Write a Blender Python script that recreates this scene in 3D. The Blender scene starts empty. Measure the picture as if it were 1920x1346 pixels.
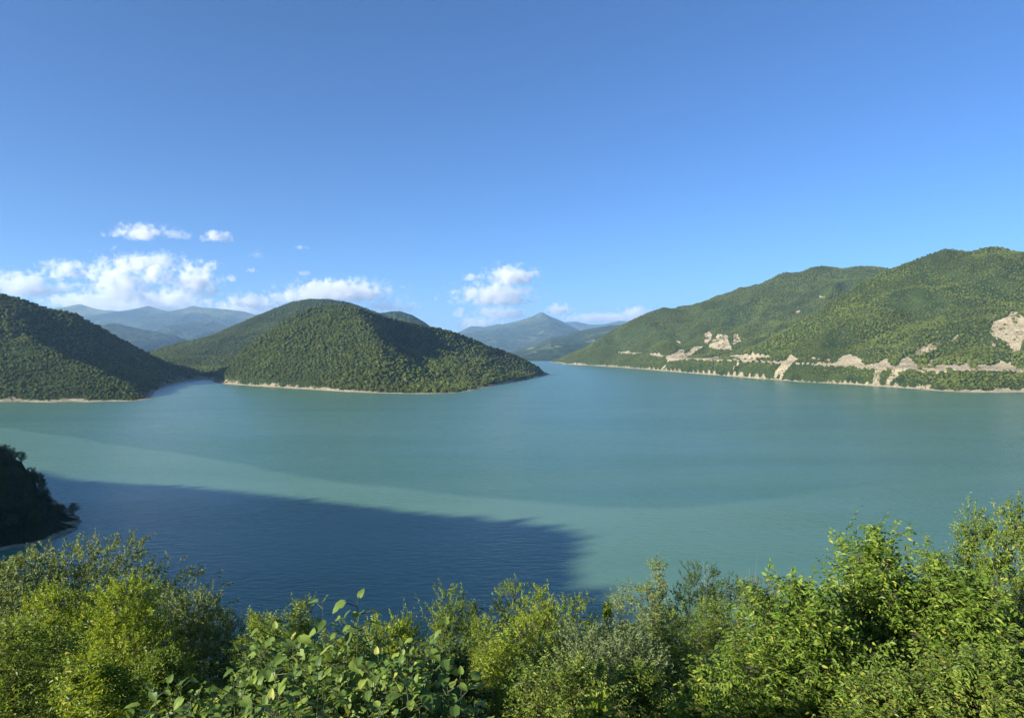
import bpy, math, random
import numpy as np
from mathutils import Vector, Matrix

S = bpy.context.scene
COL = S.collection
rng = np.random.default_rng(7)

# ------------------------------------------------------------------ camera
F_PX, CX, CY = 1280.0, 960.0, 673.0          # photograph pixels (1920 wide)
CAM_H = 70.0                                  # eye height above the lake
PITCH = math.atan(20.0 / F_PX)
cam_data = bpy.data.cameras.new('camera')
cam_data.sensor_width = 36.0
cam_data.lens = 36.0 * F_PX / 1920.0
cam_data.clip_start = 0.3
cam_data.clip_end = 90000.0
cam = bpy.data.objects.new('camera', cam_data)
cam.location = (0, 0, CAM_H)
cam.rotation_euler = (math.radians(90) - PITCH, 0, 0)
COL.objects.link(cam)
S.camera = cam

# ------------------------------------------------------------------ sky, sun, exposure
SUN_EL = math.radians(20.0)
SUN_DIR2 = np.array([-0.84, -0.54]); SUN_DIR2 /= np.linalg.norm(SUN_DIR2)     # towards the sun, on the ground
sun_vec = Vector((SUN_DIR2[0] * math.cos(SUN_EL), SUN_DIR2[1] * math.cos(SUN_EL), math.sin(SUN_EL)))
world = bpy.data.worlds.new('World'); S.world = world; world.use_nodes = True
wn = world.node_tree; wn.nodes.clear()
sky = wn.nodes.new('ShaderNodeTexSky'); sky.sky_type = 'NISHITA'; sky.sun_disc = False
sky.sun_elevation = SUN_EL
sky.sun_rotation = math.atan2(sun_vec.x, sun_vec.y)
sky.altitude = 900; sky.air_density = 0.85; sky.dust_density = 0.25; sky.ozone_density = 8.0
bg = wn.nodes.new('ShaderNodeBackground'); bg.inputs['Strength'].default_value = 0.071
wo = wn.nodes.new('ShaderNodeOutputWorld')
wn.links.new(sky.outputs[0], bg.inputs[0]); wn.links.new(bg.outputs[0], wo.inputs[0])
sl = bpy.data.lights.new('sun', 'SUN'); sl.energy = 5.0; sl.angle = math.radians(0.5); sl.color = (1.0, 0.92, 0.80)
so = bpy.data.objects.new('sun', sl); COL.objects.link(so)
so.rotation_euler = sun_vec.to_track_quat('Z', 'Y').to_euler()
S.view_settings.view_transform = 'Standard'; S.view_settings.look = 'None'
S.view_settings.exposure = 1.35; S.view_settings.gamma = 1.0; S.view_settings.use_curve_mapping = False
S.cycles.max_bounces = 8; S.cycles.transparent_max_bounces = 8; S.cycles.volume_bounces = 5
S.cycles.use_adaptive_sampling = True; S.cycles.adaptive_threshold = 0.02

# ------------------------------------------------------------------ helpers
SP, CP = math.sin(PITCH), math.cos(PITCH)
def ray(px, py):
    dx = (px - CX) / F_PX; dy = (CY - py) / F_PX
    return np.array([dx, CP + dy * SP, -SP + dy * CP])
def P(px, py, Y, dz=0.0):            # point at forward distance Y on the ray of a photograph pixel
    d = ray(px, py); t = Y / d[1]
    return (d[0] * t, Y, CAM_H + d[2] * t + dz)
def W(px, py):                        # the same ray met by the lake surface
    d = ray(px, py); t = -CAM_H / d[2]
    return (d[0] * t, d[1] * t)
def project(X, Y, Z):
    z = Z - CAM_H
    f = Y * CP - z * SP; u = Y * SP + z * CP
    f = np.maximum(f, 1e-3)
    return CX + F_PX * X / f, CY - F_PX * u / f

def tag(o, label=None, cat=None, group=None, kind=None):
    if label: o['label'] = label
    if cat: o['category'] = cat
    if group: o['group'] = group
    if kind: o['kind'] = kind
    return o

def mesh_np(name, verts, faces, smooth=False):
    """fast mesh from arrays; faces (M,k)"""
    me = bpy.data.meshes.new(name)
    v = np.asarray(verts, np.float32).reshape(-1, 3)
    f = np.asarray(faces, np.int32); k = f.shape[1]
    me.vertices.add(len(v)); me.vertices.foreach_set('co', v.ravel())
    me.loops.add(f.size); me.loops.foreach_set('vertex_index', f.ravel())
    me.polygons.add(len(f))
    me.polygons.foreach_set('loop_start', np.arange(0, f.size, k, dtype=np.int32))
    me.polygons.foreach_set('use_smooth', np.full(len(f), smooth, bool))
    me.update(calc_edges=True); me.validate()
    return me
def attr(me, name, vals):
    a = me.attributes.new(name, 'FLOAT', 'POINT'); a.data.foreach_set('value', np.asarray(vals, np.float32).ravel())
def obj(name, me, mat=None, parent=None, loc=None):
    o = bpy.data.objects.new(name, me)
    if mat and me is not None and not me.materials: me.materials.append(mat)
    if parent: o.parent = parent
    if loc is not None: o.location = loc
    COL.objects.link(o); return o
def empty(name, loc, rz=0.0):
    o = bpy.data.objects.new(name, None); o.location = loc; o.rotation_euler = (0, 0, rz)
    o.empty_display_size = 0.3; COL.objects.link(o); return o

def vnoise(x, y, seed=0):
    """value noise with smooth interpolation, -1..1"""
    xi = np.floor(x).astype(np.int64); yi = np.floor(y).astype(np.int64)
    fx = x - xi; fy = y - yi
    fx = fx * fx * fx * (fx * (fx * 6 - 15) + 10); fy = fy * fy * fy * (fy * (fy * 6 - 15) + 10)
    def h(a, b):
        n = (a * 374761393 + b * 668265263 + seed * 974711) & 0xffffffff
        n = ((n ^ (n >> 13)) * 1274126177) & 0xffffffff
        n = (n ^ (n >> 16)) & 0xffff
        return n / 32767.5 - 1.0
    return (h(xi, yi) * (1 - fx) + h(xi + 1, yi) * fx) * (1 - fy) + (h(xi, yi + 1) * (1 - fx) + h(xi + 1, yi + 1) * fx) * fy
def fbm(x, y, wl, octv=4, seed=0, gain=0.5):
    s = 0; a = 1.0; t = 0
    c, n = math.cos(0.6), math.sin(0.6)
    for k in range(octv):
        s = s + a * vnoise(x / wl, y / wl, seed + k * 17); t += a
        x, y = c * x - n * y + 31.7, n * x + c * y - 11.3
        wl *= 0.5; a *= gain
    return s / t
def ridged(x, y, wl, octv=3, seed=0):
    s = 0; a = 1.0; t = 0
    for k in range(octv):
        s = s + a * (1 - 2 * np.abs(vnoise(x / wl, y / wl, seed + k * 31))); t += a
        x, y = 0.8 * x - 0.6 * y, 0.6 * x + 0.8 * y
        wl *= 0.5; a *= 0.5
    return s / t
def sstep(a, b, x):
    t = np.clip((x - a) / (b - a), 0, 1); return t * t * (3 - 2 * t)
def seg_dist(X, Y, pts, closed=False):
    pts = np.asarray(pts, float)[:, :2]
    q = np.vstack([pts, pts[:1]]) if closed else pts
    d2 = np.full(X.shape, 1e12)
    for (x0, y0), (x1, y1) in zip(q[:-1], q[1:]):
        ex, ey = x1 - x0, y1 - y0; L = ex * ex + ey * ey + 1e-9
        t = np.clip(((X - x0) * ex + (Y - y0) * ey) / L, 0, 1)
        dx = X - (x0 + t * ex); dy = Y - (y0 + t * ey)
        np.minimum(d2, dx * dx + dy * dy, out=d2)
    return np.sqrt(d2)
def inside(X, Y, poly):
    poly = np.asarray(poly, float)[:, :2]
    r = np.zeros(X.shape, bool)
    x0, y0 = poly[-1]
    for x1, y1 in poly:
        if y0 != y1:
            c = ((y1 > Y) != (y0 > Y)) & (X < (x0 - x1) * (Y - y1) / (y0 - y1) + x1)
            r ^= c
        x0, y0 = x1, y1
    return r

# ------------------------------------------------------------------ material helpers
def new_mat(name):
    m = bpy.data.materials.new(name); m.use_nodes = True; m.node_tree.nodes.clear(); return m, m.node_tree
class N:
    def __init__(s, nt): s.nt = nt
    def __call__(s, t, **kw):
        n = s.nt.nodes.new(t)
        for k, v in kw.items():
            if k.startswith('i_'):
                key = k[2:]; key = int(key) if key.isdigit() else key.replace('_', ' ')
                n.inputs[key].default_value = v
            else: setattr(n, k, v)
        return n
    def link(s, a, b): s.nt.links.new(a, b)
def ramp(n, stops, interp='LINEAR'):
    cr = n.color_ramp; cr.interpolation = interp
    while len(cr.elements) < len(stops): cr.elements.new(0.5)
    for e, (p, c) in zip(cr.elements, stops): e.position = p; e.color = (*c, 1)
    return n

# ------------------------------------------------------------------ terrain: shoreline and ridges
R_SHORE = [(1920,735.5),(1860,736),(1800,735),(1760,733),(1700,728),(1640,724),(1600,721),(1560,719),(1500,716),(1450,712),
           (1420,710),(1360,705),(1300,700),(1260,697),(1200,692),(1150,688),(1090,684.5),(1055,683)]
C_SHORE = [(1036,700.5),(1020,705),(1000,709),(985,713.5),(940,721),(905,728),(870,735),(850,737),(800,738.5),(760,738),(700,737),(640,734),(560,729),(480,724),(420,720),(401,717)]
L_SHORE = [(393,711.5),(378,710.5),(362,712),(340,716),(312,725),(293,733),(286,742),(284,748),(262,751.5),(235,752.5),(200,752.5),(160,754),(130,752.5),(100,754.5),(60,754),(30,752.5),(0,754)]
PROM = [(158,970),(156,985),(135,1001),(98,1015),(40,1026),(0,1032)]
LAKE = ([(-1500,600),(-900,600),(-700,560),(-560,500),(-420,450),(-330,405),(-262,358),(-213,318)] + [W(*p) for p in PROM] +
        [(-180,205),(-145,165),(-95,128),(-30,112),(40,110),(130,115),(250,120),(400,130),(600,150),(900,200),(1800,260),
         (1800,900),(1400,930),(1150,975),(960,1035)] + [W(*p) for p in R_SHORE] +
        [(230,3200),(180,3500),(140,3640),(110,3740),(40,3770),(-120,3740),(-170,3500),(-120,2900),(-130,2400),(-80,2150),(-10,2000),(50,1880)] +
        [W(*p) for p in C_SHORE] + [W(*p) for p in L_SHORE] + [(-900,875),(-1500,900)])
TH = -6.0                              # ridge lines in the photograph run along the tree tops
def PL(l, dz=TH): return [P(*p, dz) for p in l]
L1 = [(-1500,1230,270)] + PL([(-160,495,1240),(0,546,1250),(47,558,1260),(100,577,1275),(133,582,1285),(160,593,1300),(187,610,1320),(227,632,1360),(267,653,1410),(300,673,1470),(333,683,1540),(367,691,1620)])
L1S = PL([(30,552,1255),(48,590,1215),(44,630,1150),(70,652,1090),(120,668,1060),(170,685,1030),(230,710,990),(272,737,962)])
SADDLE = [(-718,1600,3),(-720,1800,22),(-620,2000,42),(-420,2150,35),(-150,2250,4)]
L1V = PL([(90,625,1215),(125,668,1175),(170,700,1140),(235,722,1120)], -8)
C1 = PL([(410,705,1400),(437,675,1440),(467,642,1470),(533,598,1500),(570,578,1500),(607,566,1500),(640,567,1500),(663,572,1495),(713,587,1530),(747,595,1560),(800,607,1610),(847,617,1650),(887,633,1690),(920,647,1720),(950,655,1745),(990,673,1770),(1012,686,1785)])
C1S = PL([(655,578,1480),(690,612,1400),(712,655,1290),(715,705,1150)], -10)
C1T = PL([(745,640,1440),(800,645,1490),(850,656,1530),(920,680,1590),(970,697,1640)])
C1V = PL([(735,640,1520),(800,652,1570),(880,668,1610)], -16)
C1W = PL([(745,622,1470),(790,668,1370),(815,712,1200)], -11)
C1U = PL([(540,606,1470),(520,650,1380),(505,700,1280)])
C2 = PL([(302,668,2050),(350,647,2250),(390,632,2450),(430,612,2650),(477,591,2800),(547,563,2850),(583,558,2880),(613,558,2900),(653,564,2950),(710,585,3000),(760,612,3050),(800,640,3100)])
R1 = PL([(1400,655,1690),(1450,628,1700),(1500,600,1710),(1560,560,1730),(1610,530,1745),(1667,500,1760),(1705,487,1760),(1743,472,1760),(1773,461,1760),(1804,467,1770),(1824,467,1770),(1844,460,1770),(1869,458,1780),(1890,465,1790),(1920,472,1800),(2000,490,1850)]) + [(1800,2000,300)]
R1V = [(660,1830,46),(760,1880,50),(930,2020,72),(1150,2200,120),(1420,2350,185)]
R2 = [(1800,2900,360)] + PL([(1657,500,2850),(1632,497,2850),(1604,497,2850),(1581,502,2830),(1541,496,2800),(1523,499,2800),(1500,510,2790),(1470,509,2780),(1434,526,2770),(1394,549,2770),(1356,560,2780),(1318,565,2790),(1283,578,2800),(1243,575,2800),(1215,584,2850),(1180,600,2930),(1130,630,3020),(1090,655,3080),(1062,671,3110)])
_sx = [p[0] for p in R_SHORE][::-1]; _sy = [W(*p)[1] for p in R_SHORE][::-1]
ROADPX = [(1960,693),(1920,692),(1850,691),(1760,691),(1690,689),(1600,685),(1500,681),(1400,675),(1330,673),(1270,671),(1210,663),(1160,659)]
ROAD = [P(px, py, float(np.interp(px, _sx, _sy)) + (62 if px > 1350 else 62 + (1350 - px) * 0.8), 0) for px, py in ROADPX]
# the hill on the left behind the viewer whose shadow lies on the lake
tanE = math.tan(SUN_EL)
EDGE = [((-290,384),420,-3),((-251,370),430,-2),((-137,326),450,3),((-58,287),470,4),((-2,267),500,7),((22,252),530,7),((27,232),560,1),((18,206),575,-6),((0,170),590,-10),((-40,120),610,-14),((-90,60),630,-18),((-140,0),650,-20)]
NEAR = [(e[0] + SUN_DIR2[0] * d, e[1] + SUN_DIR2[1] * d, d * tanE + dz) for e, d, dz in EDGE]
PROMR = [(-490,110,132),(-430,180,92),(-340,255,50),(-262,296,31),(-225,300,25),(-203,297,14),(-186,288,4)]
FRONT = [(-70,-14,68.6),(0,-14,68.6),(70,-14,68.6)]
FRONT2 = [(-45,1.5,67.6),(0,1.2,68.0),(45,1.5,67.6)]
FRONT3 = [(-70,-120,88),(80,-160,92)]
FRONT4 = [(-50,50,42.5),(0,50,43),(60,50,43)]
FRONT5 = [(-40,25,55),(0,25,55.5),(45,25,55.5)]
VALLEYS = [[(-718,1600,3),(-790,1740,10),(-960,1900,18),(-1120,2000,16),(-1500,2300,15)], [(-1440,2400,15),(-1380,2800,20),(-1250,3250,15),(-300,3440,5)], SADDLE]
LINES = VALLEYS + [L1, L1S, L1V, C1, C1S, C1T, C1V, C1W, C1U, C2, R1, R1V, R2, ROAD, NEAR, PROMR, FRONT, FRONT2, FRONT3, FRONT4, FRONT5]

X0, X1, Y0, Y1, CELL = -1440, 1740, -510, 3450, 6.0
def solve():
    H = None
    for c in (96, 48, 24, 12, 6):
        nx = int((X1 - X0) / c) + 1; ny = int((Y1 - Y0) / c) + 1
        xs = X0 + np.arange(nx) * c; ys = Y0 + np.arange(ny) * c
        XX, YY = np.meshgrid(xs, ys)
        fix = inside(XX, YY, LAKE); val = np.zeros(XX.shape)
        acc = np.zeros(XX.shape); cnt = np.zeros(XX.shape)
        for ln in LINES:
            a = np.asarray(ln, float)
            for p, q in zip(a[:-1], a[1:]):
                n = max(2, int(np.hypot(*(q - p)[:2]) / (c * 0.5)) + 1)
                pts = p + (q - p) * np.linspace(0, 1, n)[:, None]
                i = np.rint((pts[:, 1] - Y0) / c).astype(int); j = np.rint((pts[:, 0] - X0) / c).astype(int)
                ok = (i >= 0) & (i < ny) & (j >= 0) & (j < nx)
                np.add.at(acc, (i[ok], j[ok]), pts[ok, 2]); np.add.at(cnt, (i[ok], j[ok]), 1)
        m = (cnt > 0) & ~fix
        val[m] = acc[m] / cnt[m]; fix = fix | m
        if H is None: H = np.full(XX.shape, 60.0)
        else:
            io = np.clip((ys - Y0) / (2 * c), 0, H.shape[0] - 1.001); jo = np.clip((xs - X0) / (2 * c), 0, H.shape[1] - 1.001)
            i0 = io.astype(int); j0 = jo.astype(int); fi = (io - i0)[:, None]; fj = (jo - j0)[None, :]
            H = (H[i0][:, j0] * (1 - fi) + H[i0 + 1][:, j0] * fi) * (1 - fj) + (H[i0][:, j0 + 1] * (1 - fi) + H[i0 + 1][:, j0 + 1] * fi) * fj
        H[fix] = val[fix]
        free = ~fix
        for it in range(220 if c > 12 else 90):
            p = np.pad(H, 1, mode='edge')
            avg = 0.25 * (p[:-2, 1:-1] + p[2:, 1:-1] + p[1:-1, :-2] + p[1:-1, 2:])
            H = np.where(free, H + 1.0 * (avg - H), H)
    return XX, YY, H
XX, YY, H = solve()
SD = seg_dist(XX, YY, LAKE, True); LK = inside(XX, YY, LAKE)
SD = np.where(LK, -SD, SD)                                  # >0 on land
DR = np.minimum.reduce([seg_dist(XX, YY, l) for l in (L1, C1, R1, R2, C2)])
DN = np.minimum(seg_dist(XX, YY, FRONT2), seg_dist(XX, YY, PROMR))
g = sstep(0, 120, SD) * np.clip(H / 70, 0, 1.2) * sstep(15, 100, DR) * sstep(60, 200, DN)
warpx = XX + 40 * fbm(XX, YY, 260, 2, 3); warpy = YY + 40 * fbm(XX, YY, 260, 2, 5)
H = H + g * (np.where(XX > 250, 34, 22) * ridged(warpx, warpy, 210, 3, 11) + 5 * fbm(XX, YY, 60, 3, 23)) - g * 5
p = np.pad(H, 1, mode='edge')                               # round the crests a little
H = 0.5 * H + 0.125 * (p[:-2, 1:-1] + p[2:, 1:-1] + p[1:-1, :-2] + p[1:-1, 2:])
beach = 0.10 * SD + 0.5 * fbm(XX, YY, 25, 2, 9) * sstep(0, 6, SD)
H = np.where(SD < 0, np.maximum(SD * 0.35, -12), np.where(SD < 14, np.minimum(np.maximum(H, 0.08 * SD), 0.13 * SD + np.maximum(SD - 7, 0) * 0.5), np.maximum(H, 1.2)))
# road bench cut into the right-hand hill
DRD = seg_dist(XX, YY, ROAD)
def road_z(x):
    a = np.asarray(ROAD)[::-1]; return np.interp(x, a[:, 0], a[:, 2])
rz = road_z(XX)
RIGHT = (XX > 250) & (YY > 950)
bench = RIGHT & (DRD < 6)
H = np.where(bench, rz, H)
cut = RIGHT & (DRD < 22) & (DRD >= 6) & (H > rz)
H = np.where(cut, np.minimum(H, rz + (DRD - 6) * 1.5 + 1), H)

# bare soil and rock on the right-hand hill
def z4(l): return [(1440 + x / 3.958, 420 + y / 3.958) for x, y in l]
def z3(l): return [(1020 + x / 3.958, 420 + y / 3.958) for x, y in l]
BARE = [(z4([(500,1045),(520,1000),(560,975),(610,962),(660,975),(690,1010),(708,1048),(640,1052)]), 1),
 (z4([(1650,790),(1660,740),(1700,710),(1760,690),(1800,650),(1830,640),(1900,690),(1990,700),(1990,900),(1900,860),(1870,960),(1830,960),(1780,900),(1720,850),(1660,830)]), .86),
 (z4([(760,1055),(820,1020),(875,988),(915,1045),(940,1062)]), 1), (z4([(950,1062),(985,1005),(1035,975),(1070,1010),(1130,1062)]), 1),
 (z4([(1170,1062),(1205,995),(1232,995),(1205,1068)]), 1),
 (z4([(1230,1045),(1290,1040),(1350,1048),(1380,1018),(1420,1050),(1470,1022),(1505,1060),(1490,1085),(1380,1092),(1240,1078)]), 1),
 (z4([(1540,1035),(1640,1048),(1740,1010),(1800,1028),(1865,1085),(1700,1092),(1540,1080)]), 1),
 (z4([(1050,970),(1120,910),(1200,880),(1280,850),(1290,870),(1240,940),(1150,970)]), .6), (z4([(1380,820),(1420,810),(1400,850),(1340,880)]), .6),
 (z4([(150,1010),(150,985),(180,962),(218,1002)]), 1), (z4([(300,1002),(340,978),(380,1002)]), 1), (z4([(415,1008),(450,985),(468,1028)]), 1),
 (z4([(60,1080),(100,1050),(180,1010),(160,1060),(120,1100),(60,1112)]), .9), (z4([(790,1070),(860,1070),(820,1180),(770,1190)]), .55),
 (z4([(920,1075),(1025,1070),(950,1140),(880,1190),(860,1190)]), .7), (z4([(1110,1215),(1190,1170),(1200,1215)]), .9),
 (z4([(1650,830),(1700,900),(1720,960),(1690,950),(1650,880)]), .6), (z4([(365,520),(395,540),(435,535),(420,550),(385,550)]), 1),
 (z4([(200,650),(230,640),(232,655),(205,662)]), 1),
 (z3([(1188,885),(1193,810),(1222,788),(1247,815),(1240,860),(1205,892)]), 1), (z3([(1215,905),(1290,808),(1360,820),(1400,935),(1290,932),(1220,918)]), .82),
 (z3([(1400,810),(1440,808),(1475,870),(1400,900)]), .6), (z3([(895,1000),(960,958),(1000,928),(1040,930),(1040,970),(1110,908),(1182,903),(1080,982),(1040,1008),(920,1022)]), .95),
 (z3([(1130,995),(1300,980),(1300,1006),(1130,1012)]), 1), (z3([(1370,978),(1440,966),(1540,960),(1680,970),(1680,992),(1450,1002),(1370,992)]), 1),
 (z3([(550,955),(640,938),(640,957),(560,965)]), 1), (z3([(700,950),(722,948),(722,957),(702,959)]), 1), (z3([(785,968),(830,956),(888,978),(880,992),(800,982)]), 1),
 (z3([(1700,1100),(1760,1040),(1840,962),(1890,1000),(1800,1062),(1760,1100),(1690,1118)]), .95), (z3([(1400,1060),(1480,1000),(1440,1055)]), .9),
 (z3([(980,860),(1010,868),(1025,885),(1000,895)]), .9), (z3([(1300,715),(1380,705),(1400,760),(1330,770)]), .35), (z3([(1870,640),(1900,638),(1900,655),(1878,660)]), 1),
 (z3([(860,1075),(900,1040),(905,1055),(875,1082)]), .9)]
def bare_prob(X, Y, Z):
    px, py = project(X, Y, Z)
    r = np.zeros(np.shape(X))
    for poly, pr in BARE: r = np.maximum(r, np.where(inside(px, py, poly), pr, 0))
    return np.where((X > 150) & (Y > 950), r, 0)
BP = np.where(RIGHT, bare_prob(XX, YY, H), 0)
BP = np.maximum(BP, np.where(RIGHT & (DRD < np.where(XX > 650, 8, 5) + 5 * fbm(XX, YY, 60, 2, 15)) & (XX > 420), 1, 0))
H = H - np.where((BP > 0.5) & (DRD > 12), 2.0 + 2.5 * ridged(XX, YY, 22, 2, 40), 0)
bare_v = np.maximum(BP, np.where((SD < np.where(YY < 760, 5.0, 9.0 + 6 * fbm(XX, YY, 45, 3, 91))), 1.0, 0))
# a few bare rocks and tracks elsewhere
bare_v = np.where((SD > 0) & (SD < 12) & (fbm(XX, YY, 40, 3, 77) > 0.15), np.maximum(bare_v, .8), bare_v)

ny, nx = H.shape
def hgt(x, y):
    j = np.clip((np.asarray(x, float) - X0) / CELL, 0, nx - 1.001); i = np.clip((np.asarray(y, float) - Y0) / CELL, 0, ny - 1.001)
    i0 = i.astype(int); j0 = j.astype(int); a = i - i0; b = j - j0
    return (H[i0, j0] * (1 - a) + H[i0 + 1, j0] * a) * (1 - b) + (H[i0, j0 + 1] * (1 - a) + H[i0 + 1, j0 + 1] * a) * b
def samp(A, x, y):
    j = np.clip(np.rint((np.asarray(x) - X0) / CELL).astype(int), 0, nx - 1); i = np.clip(np.rint((np.asarray(y) - Y0) / CELL).astype(int), 0, ny - 1)
    return A[i, j]

# region of every cell: 0 viewpoint slope and near left hill, 1 left hill, 2 centre hill, 3 hill behind it, 4 right-hand hills
def region(x, y):
    r = np.full(np.shape(x), 2)
    dl = seg_dist(x, y, [q[:2] for q in L1] ); dc = seg_dist(x, y, [q[:2] for q in C1]); d2 = seg_dist(x, y, [q[:2] for q in C2])
    r = np.where(dl < np.minimum(dc, d2), 1, np.where(d2 < dc, 3, 2))
    r = np.where(y < 760 - 0.0 * x, 0, r)
    dr1 = seg_dist(x, y, [q[:2] for q in R1] + [(500,1500)]); dr2 = seg_dist(x, y, [q[:2] for q in R2])
    right = (x > 130) & (y > 780) & ((y > 1850) | (x > 260))
    r = np.where(right, np.where(dr2 < dr1 + 60, 5, 4), r)
    return r
REG = region(XX, YY)

# ground material: dark forest floor, bare earth and rock by attribute
def ground_material():
    m, nt = new_mat('hill_ground'); n = N(nt)
    out = n('ShaderNodeOutputMaterial'); b = n('ShaderNodeBsdfPrincipled', i_Roughness=0.95)
    b.inputs['Specular IOR Level'].default_value = 0.1
    at = n('ShaderNodeAttribute', attribute_name='bare'); geo = n('ShaderNodeNewGeometry')
    t1 = n('ShaderNodeTexNoise', i_Scale=0.03, i_Detail=5.0); n.link(geo.outputs['Position'], t1.inputs['Vector'])
    t2 = n('ShaderNodeTexNoise', i_Scale=0.25, i_Detail=6.0, i_Roughness=0.7); n.link(geo.outputs['Position'], t2.inputs['Vector'])
    soil = ramp(n('ShaderNodeValToRGB'), [(0.10, (0.17, 0.140, 0.086)), (0.45, (0.36, 0.305, 0.195)), (0.85, (0.54, 0.485, 0.345))])
    mps = n('ShaderNodeMapping'); mps.inputs['Scale'].default_value = (0.02, 0.02, 0.16); mps.inputs['Rotation'].default_value = (0.7, 0.55, 0.3); n.link(geo.outputs['Position'], mps.inputs[0])
    t4 = n('ShaderNodeTexNoise', i_Scale=1.0, i_Detail=5.0, i_Roughness=0.7, i_Distortion=0.7); n.link(mps.outputs[0], t4.inputs['Vector'])
    av = n('ShaderNodeMix', data_type='FLOAT', i_0=0.36); n.link(t2.outputs[0], av.inputs[2]); n.link(t4.outputs[0], av.inputs[3])
    ct = n('ShaderNodeMapRange', i_1=0.33, i_2=0.67); n.link(av.outputs[0], ct.inputs[0]); n.link(ct.outputs[0], soil.inputs[0])
    floor = ramp(n('ShaderNodeValToRGB'), [(0.35, (0.022, 0.040, 0.014)), (0.65, (0.050, 0.075, 0.024))])
    n.link(t1.outputs[0], floor.inputs[0])
    ad = n('ShaderNodeMath', operation='MULTIPLY_ADD', i_1=0.9, i_2=-0.45); n.link(t2.outputs[0], ad.inputs[0])
    s = n('ShaderNodeMath', operation='ADD'); n.link(at.outputs['Fac'], s.inputs[0]); n.link(ad.outputs[0], s.inputs[1])
    mr = n('ShaderNodeMapRange', i_1=0.4, i_2=0.6); n.link(s.outputs[0], mr.inputs[0])
    mx = n('ShaderNodeMix', data_type='RGBA'); n.link(mr.outputs[0], mx.inputs[0]); n.link(floor.outputs[0], mx.inputs[6]); n.link(soil.outputs[0], mx.inputs[7])
    n.link(mx.outputs[2], b.inputs['Base Color'])
    bp = n('ShaderNodeBump', i_Strength=1.0, i_Distance=6.0); n.link(t2.outputs[0], bp.inputs['Height']); n.link(bp.outputs[0], b.inputs['Normal'])
    n.link(b.outputs[0], out.inputs[0]); return m
M_GROUND = ground_material()

keep_v = SD > -34
idx = -np.ones(H.shape, int)
HILLS = {0: ('hillside', 'steep wooded slope below the viewpoint with shaded headland', 'hillside'),
         1: ('hill', 'wooded hill at the left edge with shaded right flank', 'hill'),
         2: ('hill', 'wooded peninsula hill in the middle of the lake', 'hill'),
         3: ('hill', 'wooded hill rising behind the peninsula hill', 'hill'),
         4: ('hill', 'near wooded hill at the right edge with tan road cuttings', 'hill'),
         5: ('hill', 'farther wooded hill on the right running down to the narrows', 'hill')}
cellreg = REG[:-1, :-1]
cellkeep = keep_v[:-1, :-1] & keep_v[1:, :-1] & keep_v[:-1, 1:] & keep_v[1:, 1:]
GID = np.arange(nx * ny).reshape(ny, nx)
VERT = np.stack([XX, YY, H], -1).reshape(-1, 3)
for r, (nm, lb, cat) in HILLS.items():
    ii, jj = np.nonzero(cellkeep & (cellreg == r))
    f = np.stack([GID[ii, jj], GID[ii, jj + 1], GID[ii + 1, jj + 1], GID[ii + 1, jj]], 1)
    u, inv = np.unique(f, return_inverse=True)
    me = mesh_np(nm, VERT[u], inv.reshape(f.shape), True)
    attr(me, 'bare', bare_v.ravel()[u])
    tag(obj(nm, me, M_GROUND), lb, cat, kind='structure')

# valley floor and everything under the lake, out to the horizon
gx = np.linspace(-23000, 23000, 41); gyv = np.array([-23000, -8000, -3000, 3480, 3660, 3760, 3900, 6000, 10000, 16000, 23000.])
GX, GY = np.meshgrid(gx, gyv)
GZ = np.where(GY < 3700, -30.0, 3.0 + (GY - 3760) * 0.002)
fi = np.arange(GX.size).reshape(GX.shape)
gf = np.stack([fi[:-1, :-1], fi[:-1, 1:], fi[1:, 1:], fi[1:, :-1]], -1).reshape(-1, 4)
gme = mesh_np('ground', np.stack([GX, GY, GZ], -1).reshape(-1, 3), gf); attr(gme, 'bare', np.zeros(GX.size))
tag(obj('ground', gme, M_GROUND), 'green valley floor beyond the head of the lake', 'ground', kind='structure')

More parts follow.
